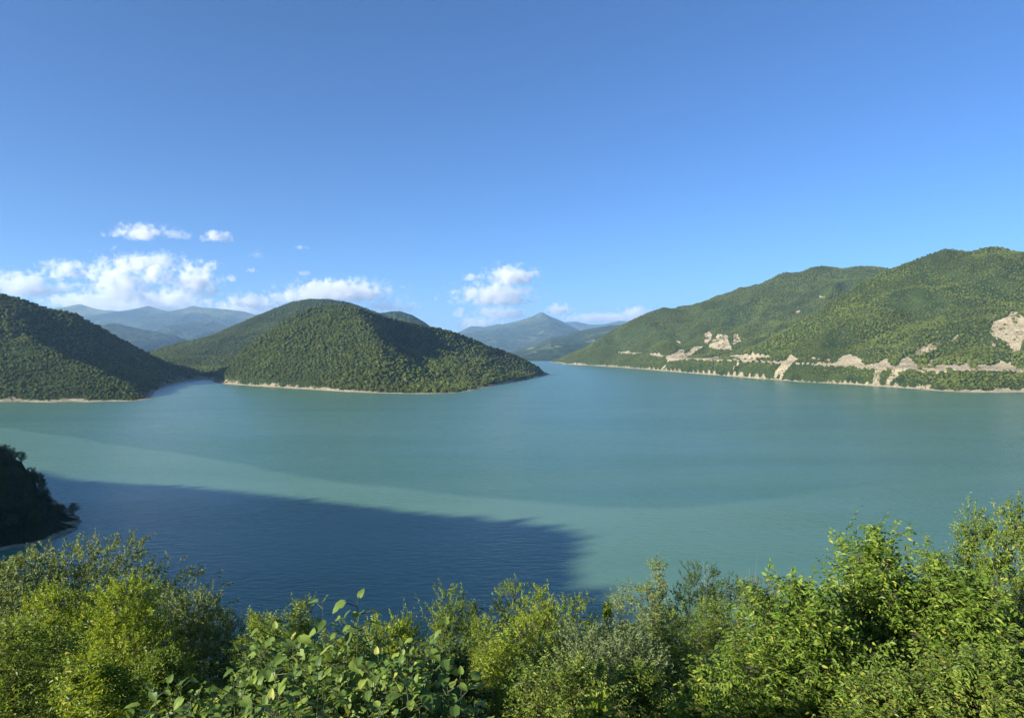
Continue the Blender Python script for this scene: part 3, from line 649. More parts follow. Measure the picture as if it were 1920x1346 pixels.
def grow(seed, Hh, bot, R, shape='round', style='spray', leaf=0.08, lw=0.42, n=15000, fine=False, clumps=16, upb=0.4, shoots=8, shoot_len=0.5, twig=0.4, lean=(0, 0), gaps=1.0, stems=1, per=12):
    """a plant at the origin: returns wood (V,F) and leaf transforms.  Hh total height, crown from bot to Hh, radius R"""
    r = np.random.default_rng(seed)
    Hc = Hh - bot
    def rad(z):
        t = np.clip((z - bot) / Hc, 0, 1)
        if shape == 'round': return R * np.sqrt(np.clip(1 - (2 * t - 1) ** 2 * 0.97, 0.03, 1))
        if shape == 'dome': return R * np.sqrt(np.clip(1 - np.clip((t - .25) / .75, 0, 1) ** 2 * 0.97, .03, 1))
        if shape == 'cone': return R * np.clip((1 - t) ** 0.75 * 1.15, 0.1, 1)
        return R * np.clip(1.35 * (1 - t) ** 0.45, 0.12, 1)
    clumps = int(clumps * 1.5)
    zc = bot + Hc * np.clip(0.06 + 0.86 * (np.arange(clumps) + r.uniform(0, 1, clumps)) / clumps, 0, .93)
    th = np.arange(clumps) * 2.4 + r.uniform(-.5, .5, clumps)
    rr = rad(zc) * r.uniform(0.35, 0.85, clumps)
    ax = lambda z: np.stack([lean[0] * (z / Hh) ** 1.5, lean[1] * (z / Hh) ** 1.5], -1)
    CC = np.concatenate([ax(zc) + np.stack([np.cos(th), np.sin(th)], 1) * rr[:, None], zc[:, None]], 1)
    CC[0] = [*ax(np.array([Hh * .93]))[0], bot + Hc * 0.90]
    rc = np.clip(rad(zc) * 0.55, 0.22 * R, 0.6 * R) * r.uniform(0.75, 1.2, clumps) * gaps
    nt = max(40, n // per)
    w = rc ** 2; w /= w.sum()
    ci = r.choice(clumps, nt, p=w)
    d = unit(r.normal(size=(nt, 3)) + np.array([0, 0, 0.35]))
    tip = CC[ci] + d * (rc[ci] * r.uniform(0.35, 1.0, nt) ** 0.6)[:, None] * np.array([1, 1, min(1.3, max(0.8, Hc / (3 * R)))])
    tip[:, 2] = np.clip(tip[:, 2], bot * 0.8, Hh)
    outw = tip.copy(); outw[:, :2] -= ax(tip[:, 2]); outw[:, 2] = 0
    td = unit(unit(outw) * 0.5 + d * 0.5 + np.array([0, 0, upb]) + r.normal(size=(nt, 3)) * 0.25)
    tl = twig * r.uniform(0.6, 1.3, nt)
    if shoots:
        k = r.choice(nt, shoots, p=(lambda q: q / q.sum())(np.exp((tip[:, 2] - Hh) / (0.12 * Hc)) + 1e-9))
        td[k] = unit(np.stack([r.normal(size=shoots) * .28, r.normal(size=shoots) * .28, np.ones(shoots)], 1))
        tl[k] = shoot_len * r.uniform(0.5, 1.2, shoots)
        tip[k] = tip[k] + td[k] * (tl[k] * 0.6)[:, None]
    base = tip - td * tl[:, None]
    # wood
    blocks = []; trunks = []
    nseg = 6; zz = np.linspace(0, 1, nseg + 1)
    for st in range(stems):
        off = r.normal(size=2) * (0.25 * R if stems > 1 else 0.0)
        tp = np.stack([lean[0] * zz ** 1.5 + off[0] * zz + r.normal(size=nseg + 1) * 0.012 * Hh * (zz > 0), lean[1] * zz ** 1.5 + off[1] * zz + r.normal(size=nseg + 1) * 0.012 * Hh * (zz > 0), zz * (bot + Hc * 0.66)], 1)
        tr = (0.013 * Hh + 0.010) * (1 - zz * 0.88) / math.sqrt(stems)
        trunks.append(tube_path(tp, tr))
    k0 = np.clip((CC[:, 2] - rc * 0.9 - 0.12 * Hc) / (bot + Hc * 0.66), 0.12, 0.96)
    fk = np.clip((k0 * nseg).astype(int), 0, nseg - 1); fr = (k0 * nseg - fk)[:, None]
    j0 = tp[fk] * (1 - fr) + tp[fk + 1] * fr
    jm = (j0 + CC) / 2 + np.array([0, 0, -0.05]) * Hc * 0.5 + r.normal(size=CC.shape) * 0.04 * R
    rl = (0.016 * Hh) * (1 - k0) * 0.55 + 0.006
    blocks.append(tubes(j0, jm, rl, rl * 0.65, 5)); blocks.append(tubes(jm, CC, rl * 0.65, rl * 0.35, 5))
    mid = CC[ci] * 0.5 + base * 0.5
    sel = r.random(nt) < 0.25; s2 = r.random(nt) < (0.6 if fine else 0.3)
    tw = 0.0018 + 0.00025 * Hh
    blocks.append(tubes(CC[ci][sel], base[sel], tw * 1.3, tw, 3)); blocks.append(tubes(base[s2], tip[s2], tw, tw * 0.4, 3))
    # leaves along the twigs
    s = (np.arange(per) + 0.6) / per
    T = np.repeat(np.arange(nt), per); sl = np.tile(s, nt) + r.uniform(-.03, .03, nt * per)
    side = np.tile(np.where(np.arange(per) % 2 == 0, 1.0, -1.0), nt)
    droop = -0.10 * sl ** 2
    pos = base[T] + td[T] * (tl[T] * sl)[:, None]; pos[:, 2] += droop * tl[T]
    hz = np.cross(td[T], np.array([0, 0, 1.0])); hz = unit(hz + r.normal(size=hz.shape) * 0.15)
    m_ = nt * per
    if style == 'spray':
        A = td[T] * 0.55 + hz * side[:, None] * 0.9 + np.array([0, 0, -0.30]) + r.normal(size=(m_, 3)) * 0.22
        Nn = np.cross(hz, td[T]) * np.sign(np.cross(hz, td[T])[:, 2:3] + 1e-6) + r.normal(size=(m_, 3)) * 0.35
    elif style == 'upright':
        phi = np.arange(m_) * 2.4; pr = np.cross(hz, td[T])
        A = td[T] * 0.9 + (hz * np.cos(phi)[:, None] + pr * np.sin(phi)[:, None]) * 0.75 + r.normal(size=(m_, 3)) * 0.2
        Nn = td[T] - A * 0.3 + r.normal(size=(m_, 3)) * 0.4
    else:
        A = td[T] * 0.4 + r.normal(size=(m_, 3)) * 0.8
        Nn = unit(outw[T]) * 0.4 + np.array([0, 0, 0.7]) + r.normal(size=(m_, 3)) * 0.5
    Nn = unit(Nn) + np.array(sun_vec) * 0.55 * r.uniform(0.2, 1.4, (m_, 1))      # leaves turn to the light
    L = leaf * r.uniform(0.6, 1.2, m_) * (1.05 - 0.35 * sl)
    return (trunks, join(blocks)), (pos, A, Nn, L, L * lw)

LM = {
 'elm': leaf_material('elm_leaf', (0.070, 0.125, 0.018), (0.145, 0.240, 0.032), (0.225, 0.320, 0.045), 0.40, 0.45, (0.40, 0.41, 0.07)),
 'olive': leaf_material('olive_leaf', (0.105, 0.145, 0.040), (0.180, 0.235, 0.064), (0.260, 0.310, 0.098), 0.34, 0.5),
 'yellow': leaf_material('yellow_green_leaf', (0.115, 0.175, 0.020), (0.205, 0.295, 0.033), (0.305, 0.380, 0.050), 0.42, 0.45, (0.46, 0.43, 0.07)),
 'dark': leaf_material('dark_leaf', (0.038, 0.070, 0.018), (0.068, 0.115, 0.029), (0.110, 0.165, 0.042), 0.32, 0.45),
 'green': leaf_material('green_leaf', (0.075, 0.125, 0.020), (0.140, 0.215, 0.031), (0.215, 0.290, 0.045), 0.38, 0.45, (0.36, 0.36, 0.07)),
 'silver': leaf_material('silver_leaf', (0.085, 0.125, 0.042), (0.140, 0.190, 0.066), (0.215, 0.260, 0.108), 0.28, 0.5),
 'brown': leaf_material('brownish_leaf', (0.060, 0.070, 0.026), (0.100, 0.108, 0.040), (0.145, 0.148, 0.058), 0.25, 0.5),
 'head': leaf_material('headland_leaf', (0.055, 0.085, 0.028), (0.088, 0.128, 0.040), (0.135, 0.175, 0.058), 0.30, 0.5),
 'big': leaf_material('broad_leaf', (0.055, 0.110, 0.024), (0.120, 0.205, 0.038), (0.215, 0.305, 0.052), 0.38, 0.5, (0.38, 0.40, 0.07), True),
}
def plant(name, label, cat, px, top, hw, Y, mat, group=None, seed=None, shape='round', style='spray', leaf=0.08, lw=0.45, cov=7.0, cap=38000, wide=1.55, parts=0, bark=None, cut=1480, **kw):
    x, y, zt = P(px, top, Y); zg = float(hgt(x, y)) - 0.1
    wide = wide * (1.25 if (hw < 50 and shape != 'cone' and cov > 3) else 1.0)
    R = hw * wide * Y / F_PX; Hh = zt - zg
    zb = P(px, cut, Y)[2] - zg
    bot = max(0.08 * Hh, min(zb, 0.6 * Hh))
    bot = max(bot, Hh - 7.5 * R) if shape != 'cone' else bot
    leaf = leaf * 1.13
    n = int(np.clip(cov * 2 * R * (Hh - bot) / (leaf * leaf * lw * 0.5), 2500, cap * 0.70))
    fine = Y < 9.3
    seed = seed or int(px * 7 + Y * 13)
    wood, (pos, A, Nn, L, Wd) = grow(seed, Hh, bot, R, shape, style, leaf, lw, n, fine, **kw)
    root = empty(name, (x, y, zg))
    tag(root, label, cat, group)
    for tk in wood[0]: obj('trunk', mesh_np('trunk', *tk, True), bark or M_BARK, root)
    obj('branches', mesh_np('branches', *wood[1], True), bark or M_BARK, root)['kind'] = 'stuff'
    if parts:
        # the leaves that show largest are single parts
        wp = pos + np.array([x, y, zg]); dist = np.linalg.norm(wp - np.array([0, 0, CAM_H]), axis=1)
        ppx, ppy = project(wp[:, 0], wp[:, 1], wp[:, 2])
        score = L / dist * (1 + 0.5 * np.random.default_rng(seed).random(len(L)))
        score[(ppy > 1346) | (ppx > 1920) | (ppx < 0)] = 0
        pick = np.argsort(-score)[:parts]
        lv, lf = leaf_block(np.zeros((1, 3)), np.array([[1., 0, 0]]), np.array([[0, 0, 1.]]), np.array([1.0]), np.array([lw]), True)
        lme = mesh_np('leaf', lv, lf); lme.materials.append(LM[mat])
        for i in pick:
            a = unit(A[i]); s_ = unit(np.cross(a, Nn[i])); nn = np.cross(s_, a); Lk = L[i]
            o = obj('leaf', lme, None, root)
            o.matrix_local = Matrix(((a[0] * Lk, -s_[0] * Lk, nn[0] * Lk, pos[i][0]), (a[1] * Lk, -s_[1] * Lk, nn[1] * Lk, pos[i][1]), (a[2] * Lk, -s_[2] * Lk, nn[2] * Lk, pos[i][2]), (0, 0, 0, 1)))
        m_ = np.ones(len(L), bool); m_[pick] = False
        pos, A, Nn, L, Wd = pos[m_], A[m_], Nn[m_], L[m_], Wd[m_]
    c = obj('crown', mesh_np('crown', *leaf_block(pos, A, Nn, L, Wd, fine)), LM[mat], root)
    c['kind'] = 'stuff'
    return root

# ---- trees on the shaded headland at left
def headland_variant(seed, **kw):
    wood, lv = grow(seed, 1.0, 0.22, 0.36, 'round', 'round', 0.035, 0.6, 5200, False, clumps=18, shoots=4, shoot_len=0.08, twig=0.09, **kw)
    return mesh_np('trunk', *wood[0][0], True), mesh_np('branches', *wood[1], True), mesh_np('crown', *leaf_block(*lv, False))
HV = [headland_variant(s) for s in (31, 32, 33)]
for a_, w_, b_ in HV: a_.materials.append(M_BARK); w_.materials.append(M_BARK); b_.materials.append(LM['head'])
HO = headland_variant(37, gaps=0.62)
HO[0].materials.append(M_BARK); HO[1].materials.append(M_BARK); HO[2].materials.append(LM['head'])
def headland_tree(x, y, h, label, v, name='tree', group='trees on the shaded headland', w=1.0, tilt=0.0):
    z = float(hgt(x, y)) - 0.3
    root = tag(empty(name, (x, y, z), rng.uniform(0, 6.28)), label, 'tree' if name == 'tree' else 'shrub', group)
    root.scale = (h * w, h * w, h)
    obj('trunk', v[0], None, root); obj('branches', v[1], None, root)['kind'] = 'stuff'; c = obj('crown', v[2], None, root); c['kind'] = 'stuff'
    return root
PX_, PY_ = project(tx, ty, tz)
hm = PR & (ty > 150) & (np.abs(tx / np.maximum(ty, 1)) < 0.80) & (sd > 6)
hx, hy = tx[hm], ty[hm]
o_ = rng.permutation(len(hx)); chosen = []
for k in o_:
    if all((hx[k] - a) ** 2 + (hy[k] - b) ** 2 > 22 for a, b in chosen): chosen.append((hx[k], hy[k]))
for k, (a, b) in enumerate(chosen[:280]):
    s_ = float(samp(SD, a, b))
    hp = project(a, b, float(hgt(a, b)))
    where = 'low on the shaded headland, near its stony shore' if s_ < 14 else ('on the crest of the shaded headland, against the water' if hp[1] < 905 else 'in the middle of the shaded headland wood')
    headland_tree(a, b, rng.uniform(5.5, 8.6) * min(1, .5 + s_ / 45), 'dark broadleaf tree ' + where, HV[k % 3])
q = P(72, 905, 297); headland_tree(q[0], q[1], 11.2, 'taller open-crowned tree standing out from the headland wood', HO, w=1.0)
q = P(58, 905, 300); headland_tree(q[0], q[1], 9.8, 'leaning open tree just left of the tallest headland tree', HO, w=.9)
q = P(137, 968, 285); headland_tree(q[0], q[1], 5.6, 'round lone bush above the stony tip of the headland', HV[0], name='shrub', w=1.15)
om = PR & ~hm
if om.any(): forest('dark wood on the ridge left of the viewpoint', pts[om], size[om], sq[om])

# ---- trees and shrubs below the viewpoint
TS = 'trees and shrubs on the slope below the viewpoint'
plant('willow_tree', 'broad olive-green rounded tree in front of the shaded headland', 'tree', 165, 1017, 150, 34, 'olive', TS, shape='dome', style='round', leaf=0.2, cap=38000, clumps=30, shoots=14, shoot_len=0.6, twig=0.55, upb=0.7)
plant('willow_tree', 'olive-green tree at the left edge under the headland', 'tree', 10, 1040, 105, 31, 'olive', TS, shape='dome', style='round', leaf=0.18, cap=38000, clumps=22, shoots=10, shoot_len=0.6, twig=0.5, upb=0.7)
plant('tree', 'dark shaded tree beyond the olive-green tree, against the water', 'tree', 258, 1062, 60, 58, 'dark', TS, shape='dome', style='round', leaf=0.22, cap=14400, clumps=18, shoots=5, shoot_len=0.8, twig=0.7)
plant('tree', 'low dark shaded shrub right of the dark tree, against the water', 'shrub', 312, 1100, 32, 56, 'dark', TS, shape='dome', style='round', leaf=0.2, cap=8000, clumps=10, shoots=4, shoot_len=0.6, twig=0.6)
plant('shrub', 'tall yellow-green shrub with upright shoots at the far left', 'shrub', 90, 1096, 80, 20, 'yellow', TS, shape='dome', style='upright', leaf=0.1, clumps=20, shoots=22, shoot_len=0.7, twig=0.4, upb=1.0)
plant('shrub', 'yellow-green shrub with slanting shoots left of the round bush', 'shrub', 232, 1088, 78, 19, 'yellow', TS, shape='dome', style='upright', leaf=0.1, clumps=20, shoots=20, shoot_len=0.8, twig=0.4, upb=1.0)
plant('shrub', 'round small-leaved bush standing before the shaded water', 'shrub', 362, 1108, 70, 21, 'olive', TS, shape='dome', style='upright', leaf=0.105, clumps=22, shoots=22, shoot_len=0.5, twig=0.35, upb=1.0, cap=38000)
plant('shrub', 'small twiggy bush right of the round bush', 'shrub', 432, 1150, 30, 22, 'olive', TS, shape='dome', style='upright', leaf=0.07, cap=11200, clumps=10, shoots=8, shoot_len=0.35, twig=0.3, upb=1.0)
plant('shrub', 'dark green shrub filling the lower left corner', 'shrub', 15, 1165, 110, 11.5, 'green', TS, shape='dome', style='spray', leaf=0.07, clumps=22, shoots=12, shoot_len=0.4, twig=0.35)
plant('shrub', 'bright yellow-green spray of leaves at lower left', 'shrub', 172, 1222, 62, 8.5, 'yellow', TS, shape='dome', style='spray', leaf=0.065, clumps=16, shoots=12, shoot_len=0.35, twig=0.32, parts=60)
plant('shrub', 'dark leafy shrub between the left spray and the broad leaves', 'shrub', 300, 1215, 80, 10, 'green', TS, shape='dome', style='round', leaf=0.065, clumps=16, shoots=8, shoot_len=0.3, twig=0.3)
plant('shrub', 'light green shrub behind the broad leaves, left', 'shrub', 478, 1142, 36, 13.5, 'yellow', TS, shape='dome', style='spray', leaf=0.06, cap=14400, clumps=10, shoots=12, shoot_len=0.35, twig=0.3)
plant('shrub', 'upright green shrub beside the tallest broad leaf', 'shrub', 562, 1120, 36, 13, 'green', TS, shape='dome', style='upright', leaf=0.06, cap=16000, clumps=12, shoots=14, shoot_len=0.35, twig=0.28, upb=1.0)
plant('shrub', 'low yellow-green shrub between broad leaves and water', 'shrub', 692, 1165, 48, 12, 'yellow', TS, shape='dome', style='upright', leaf=0.055, cap=14400, clumps=12, shoots=14, shoot_len=0.25, twig=0.25, upb=1.0)
plant('shrub', 'shrub with long thin arching shoots against the water', 'shrub', 770, 1150, 48, 14, 'yellow', TS, shape='dome', style='upright', leaf=0.06, cap=17600, clumps=14, shoots=16, shoot_len=0.8, twig=0.3, upb=1.0)
plant('tree', 'dense upright tree right of the thin shoots', 'tree', 840, 1100, 42, 17, 'green', TS, shape='oval', style='upright', leaf=0.07, cap=24000, clumps=18, shoots=14, shoot_len=0.3, twig=0.3, upb=1.0)
plant('tree', 'small dark tree in the gap right of the dense upright tree', 'tree', 886, 1126, 24, 20, 'dark', TS, shape='oval', style='round', leaf=0.07, cap=11200, clumps=10, shoots=8, shoot_len=0.35, twig=0.3)
plant('tree', 'green tree with pointed top at the edge of the lake shadow', 'tree', 965, 1094, 48, 18, 'green', TS, shape='oval', style='upright', leaf=0.07, cap=25600, clumps=18, shoots=14, shoot_len=0.35, twig=0.3, upb=1.0)
plant('tree', 'bright yellow-green tree in the middle of the thicket', 'tree', 1015, 1100, 55, 16, 'yellow', TS, shape='oval', style='upright', leaf=0.07, cap=28800, clumps=20, shoots=16, shoot_len=0.35, twig=0.32, upb=0.9)
plant('shrub', 'yellow-green shrub low in the middle foreground', 'shrub', 945, 1185, 72, 10.5, 'yellow', TS, shape='dome', style='spray', leaf=0.06, cap=32000, clumps=20, shoots=14, shoot_len=0.3, twig=0.3)
plant('tree', 'green tree right of the bright yellow-green tree', 'tree', 1075, 1122, 48, 15.5, 'green', TS, shape='oval', style='upright', leaf=0.065, cap=22400, clumps=16, shoots=14, shoot_len=0.3, twig=0.3, upb=0.9)
plant('sapling', 'slim upright sapling beside the shadow tip', 'sapling', 1138, 1108, 20, 17, 'yellow', TS, shape='cone', style='upright', leaf=0.07, cap=9600, clumps=10, shoots=10, shoot_len=0.5, twig=0.3, upb=1.0)
plant('shrub', 'grey-green shrub with several thin stems, right of centre', 'shrub', 1105, 1155, 52, 13, 'silver', TS, shape='round', style='upright', leaf=0.065, cov=4.5, cap=14400, clumps=16, shoots=12, shoot_len=0.3, twig=0.3, upb=0.8, stems=3, bark=M_BARK)
plant('shrub', 'grey-green shrub below the slim sapling and leaning tree', 'shrub', 1190, 1170, 52, 12, 'silver', TS, shape='round', style='upright', leaf=0.06, cov=4.0, cap=12800, clumps=14, shoots=10, shoot_len=0.3, twig=0.3, upb=0.8, stems=3, bark=M_BARK)
plant('tree', 'thin leaning tree with a pale bare trunk', 'tree', 1243, 1036, 24, 28, 'olive', TS, shape='oval', style='round', leaf=0.10, cov=1.7, cap=8000, clumps=14, shoots=6, shoot_len=0.5, twig=0.35, lean=(-0.25, 0), bark=M_PALEBARK)
plant('tree', 'rounded olive tree under the leaning pale-trunked tree', 'tree', 1205, 1094, 48, 27, 'olive', TS, shape='dome', style='round', leaf=0.10, cap=22400, clumps=18, shoots=8, shoot_len=0.4, twig=0.4)
plant('tree', 'dense dark green conical tree against the lake', 'tree', 1312, 1050, 46, 28, 'dark', TS, shape='oval', style='upright', leaf=0.10, cap=25600, clumps=20, shoots=14, shoot_len=0.4, twig=0.4, upb=1.0)
plant('tree', 'dark tree just right of the conical tree', 'tree', 1366, 1080, 44, 33, 'dark', TS, shape='dome', style='round', leaf=0.12, cap=19200, clumps=18, shoots=6, shoot_len=0.4, twig=0.45)
plant('shrub', 'brownish dark bush farthest down the slope at right', 'shrub', 1438, 1084, 36, 50, 'brown', TS, shape='dome', style='round', leaf=0.15, cap=12800, clumps=16, shoots=5, shoot_len=0.4, twig=0.5)
plant('shrub', 'pale sparse bush between the dark tree and brownish bush', 'shrub', 1392, 1076, 17, 46, 'olive', TS, shape='dome', style='round', leaf=0.13, cov=1.6, cap=4800, clumps=8, shoots=6, shoot_len=0.5, twig=0.5)
plant('shrub', 'low brownish bush beside the big leafy tree', 'shrub', 1495, 1105, 28, 45, 'brown', TS, shape='dome', style='round', leaf=0.14, cap=8000, clumps=12, shoots=4, shoot_len=0.4, twig=0.5)
plant('tree', 'mid-green tree before the conical tree', 'tree', 1335, 1125, 58, 20, 'green', TS, shape='dome', style='spray', leaf=0.08, cap=25600, clumps=20, shoots=12, shoot_len=0.4, twig=0.4)
plant('tree', 'light green tree below the olive tree', 'tree', 1258, 1140, 48, 18, 'green', TS, shape='dome', style='spray', leaf=0.075, cap=20800, clumps=18, shoots=10, shoot_len=0.35, twig=0.35)
plant('shrub', 'broad green shrub at the bottom, right of centre', 'shrub', 1065, 1235, 100, 9, 'green', TS, shape='dome', style='spray', leaf=0.055, cap=32000, clumps=24, shoots=12, shoot_len=0.3, twig=0.3)
plant('shrub', 'dark shrub with slanting shoots left of the dark gap', 'shrub', 1195, 1235, 62, 9.5, 'green', TS, shape='dome', style='spray', leaf=0.055, cap=20800, clumps=16, shoots=10, shoot_len=0.4, twig=0.3)
plant('shrub', 'dark green shrub behind the broad leaves, right', 'shrub', 850, 1200, 55, 9.5, 'dark', TS, shape='dome', style='spray', leaf=0.055, cap=19200, clumps=16, shoots=8, shoot_len=0.25, twig=0.28)
plant('elm_tree', 'tall leafy elm with pointed top at right', 'tree', 1640, 972, 105, 9.6, 'elm', TS, shape='oval', style='spray', leaf=0.085, cap=38000, clumps=26, shoots=18, shoot_len=0.55, twig=0.45, upb=0.5, parts=150, stems=2)
plant('elm_tree', 'broad lit elm with arching shoots, left of the tallest elm', 'tree', 1505, 1085, 115, 8.8, 'elm', TS, shape='dome', style='spray', leaf=0.08, cap=38000, clumps=26, shoots=16, shoot_len=0.45, twig=0.42, upb=0.4, parts=150, stems=2)
plant('elm_tree', 'elm with bright yellow-green sprays near the right edge', 'tree', 1790, 1060, 105, 9.2, 'elm', TS, shape='dome', style='spray', leaf=0.085, cap=35200, clumps=22, shoots=14, shoot_len=0.5, twig=0.45, upb=0.4, parts=150, stems=2)
plant('tree', 'tall green tree behind the elms with a stray top shoot', 'tree', 1832, 950, 42, 14, 'green', TS, shape='oval', style='upright', leaf=0.075, cap=22400, clumps=18, shoots=12, shoot_len=0.5, twig=0.35, upb=0.9)
plant('tree', 'tallest green tree cut by the right edge', 'tree', 1908, 930, 58, 13, 'green', TS, shape='oval', style='round', leaf=0.075, cap=28800, clumps=20, shoots=12, shoot_len=0.3, twig=0.35)
plant('tree', 'green tree filling the notch behind the tallest elm', 'tree', 1745, 1000, 50, 13.5, 'green', TS, shape='oval', style='spray', leaf=0.075, cap=22400, clumps=18, shoots=12, shoot_len=0.4, twig=0.35)
plant('shrub', 'dark shaded foliage in the lower right corner', 'shrub', 1850, 1225, 110, 7.2, 'green', TS, shape='dome', style='spray', leaf=0.065, cap=32000, clumps=22, shoots=8, shoot_len=0.3, twig=0.35)
plant('shrub', 'dark shaded shrub under the elms at the bottom', 'shrub', 1660, 1270, 90, 7.6, 'green', TS, shape='dome', style='spray', leaf=0.06, cap=25600, clumps=20, shoots=8, shoot_len=0.3, twig=0.32)
plant('sapling', 'small bright sapling at the bottom, right of the broad leaves', 'sapling', 1118, 1312, 34, 5.6, 'yellow', TS, shape='dome', style='upright', leaf=0.05, cap=5600, clumps=8, shoots=8, shoot_len=0.25, twig=0.2, upb=0.8, parts=40)
plant('sapling', 'pale sapling with reddish tips in the dark gap', 'sapling', 1312, 1272, 36, 7, 'yellow', TS, shape='oval', style='spray', leaf=0.06, cap=6400, clumps=8, shoots=8, shoot_len=0.4, twig=0.3, parts=40)

def bare_sapling(label, px, top, Y, spread, seed):
    x, y, zt = P(px, top, Y); zg = float(hgt(x, y)); Hh = zt - zg; r = np.random.default_rng(seed)
    root = tag(empty('bare_sapling', (x, y, zg)), label, 'sapling', TS)
    for k in range(4):
        e = np.array([r.uniform(-spread, spread), r.uniform(-spread, spread), Hh * r.uniform(.82, 1.0)])
        t = np.linspace(0, 1, 7)[:, None]; q = e * t + np.array([[0.1, 0, 0]]) * np.sin(t * 7 + k) * r.uniform(.3, 1)
        b = [tubes(q[:-1], q[1:], np.linspace(.03, .008, 6), np.linspace(.026, .006, 6), 5)]
        j = r.integers(3, 7, 7); tw = q[j] + r.normal(size=(7, 3)) * np.array([.35, .35, .3]) + np.array([0, 0, .35])
        b.append(tubes(q[j], tw, 0.007, 0.003, 3))
        obj('stem', mesh_np('stem', *join(b), True), M_PALEBARK, root)
plant('shrub', 'dense green shrub just behind the tallest broad leaves', 'shrub', 640, 1185, 90, 8.5, 'green', TS, shape='dome', style='spray', leaf=0.055, cap=24000, clumps=20, shoots=8, shoot_len=0.2, twig=0.26)
plant('shrub', 'wide green shrub at the left end of the water gap', 'shrub', 520, 1150, 55, 12.5, 'green', TS, shape='dome', style='spray', leaf=0.07, cap=20000, clumps=18, shoots=10, shoot_len=0.3, twig=0.3)
plant('shrub', 'wide yellow-green shrub in the middle of the water gap', 'shrub', 735, 1158, 55, 13.5, 'yellow', TS, shape='dome', style='upright', leaf=0.07, cap=20000, clumps=18, shoots=14, shoot_len=0.35, twig=0.3, upb=0.9)
plant('shrub', 'olive shrub in the dip right of the slim sapling', 'shrub', 1165, 1165, 55, 16, 'olive', TS, shape='dome', style='round', leaf=0.07, cap=18000, clumps=16, shoots=10, shoot_len=0.3, twig=0.3)
plant('shrub', 'light green bush between upright tree and pointed tree', 'shrub', 905, 1160, 50, 14, 'yellow', TS, shape='dome', style='spray', leaf=0.06, cap=18000, clumps=16, shoots=10, shoot_len=0.25, twig=0.28)
plant('shrub', 'dense dark shrub in the gap left of the broad elm', 'shrub', 1400, 1165, 60, 13, 'green', TS, shape='dome', style='spray', leaf=0.065, cap=18000, clumps=18, shoots=8, shoot_len=0.25, twig=0.3)
bare_sapling('thin leafless poles rising beside the brownish bush', 1410, 1052, 46, 0.35, 3)
bare_sapling('crooked leafless twig above the dark conical tree', 1330, 1046, 30, 0.4, 8)

# ---- broad-leaved plants nearest to the camera: every leaf a part
def broad_leaf(seed):
    """heart-shaped leaf, length 1 along +x, pleated along its side veins"""
    r = np.random.default_rng(seed); nu, nv = 7, 5
    u = np.linspace(0, 1, nu); v = np.linspace(-1, 1, nv)
    U, Vv = np.meshgrid(u, v, indexing='ij')
    wdt = 0.40 * np.clip(np.sin(np.pi * np.clip(u, 0, 1) ** 0.62), 0, 1) ** 0.75 + 0.002
    wdt[0] = 0.10
    X = U - 0.10 * np.abs(Vv) ** 1.5 * (1 - U) ** 3 * 2 + 0.03 * np.abs(Vv)
    Yy = Vv * wdt[:, None] * (1 + r.uniform(-.05, .05, U.shape) * (np.abs(Vv) > .9))
    Z = 0.30 * np.abs(Yy) * r.uniform(.5, 1.1) + 0.022 * np.cos((U - np.abs(Vv) * 0.16) * 19) * np.abs(Vv) ** .7 - 0.28 * U ** 2 * r.uniform(.5, 1.3) + 0.02 * r.normal(size=U.shape) * np.abs(Vv)
    fi = np.arange(U.size).reshape(U.shape)
    f = np.stack([fi[:-1, :-1], fi[1:, :-1], fi[1:, 1:], fi[:-1, 1:]], -1).reshape(-1, 4)
    me = mesh_np('leaf', np.stack([X, Yy, Z], -1).reshape(-1, 3), f, True); me.materials.append(LM['big']); return me
BL = [broad_leaf(s) for s in range(6)]
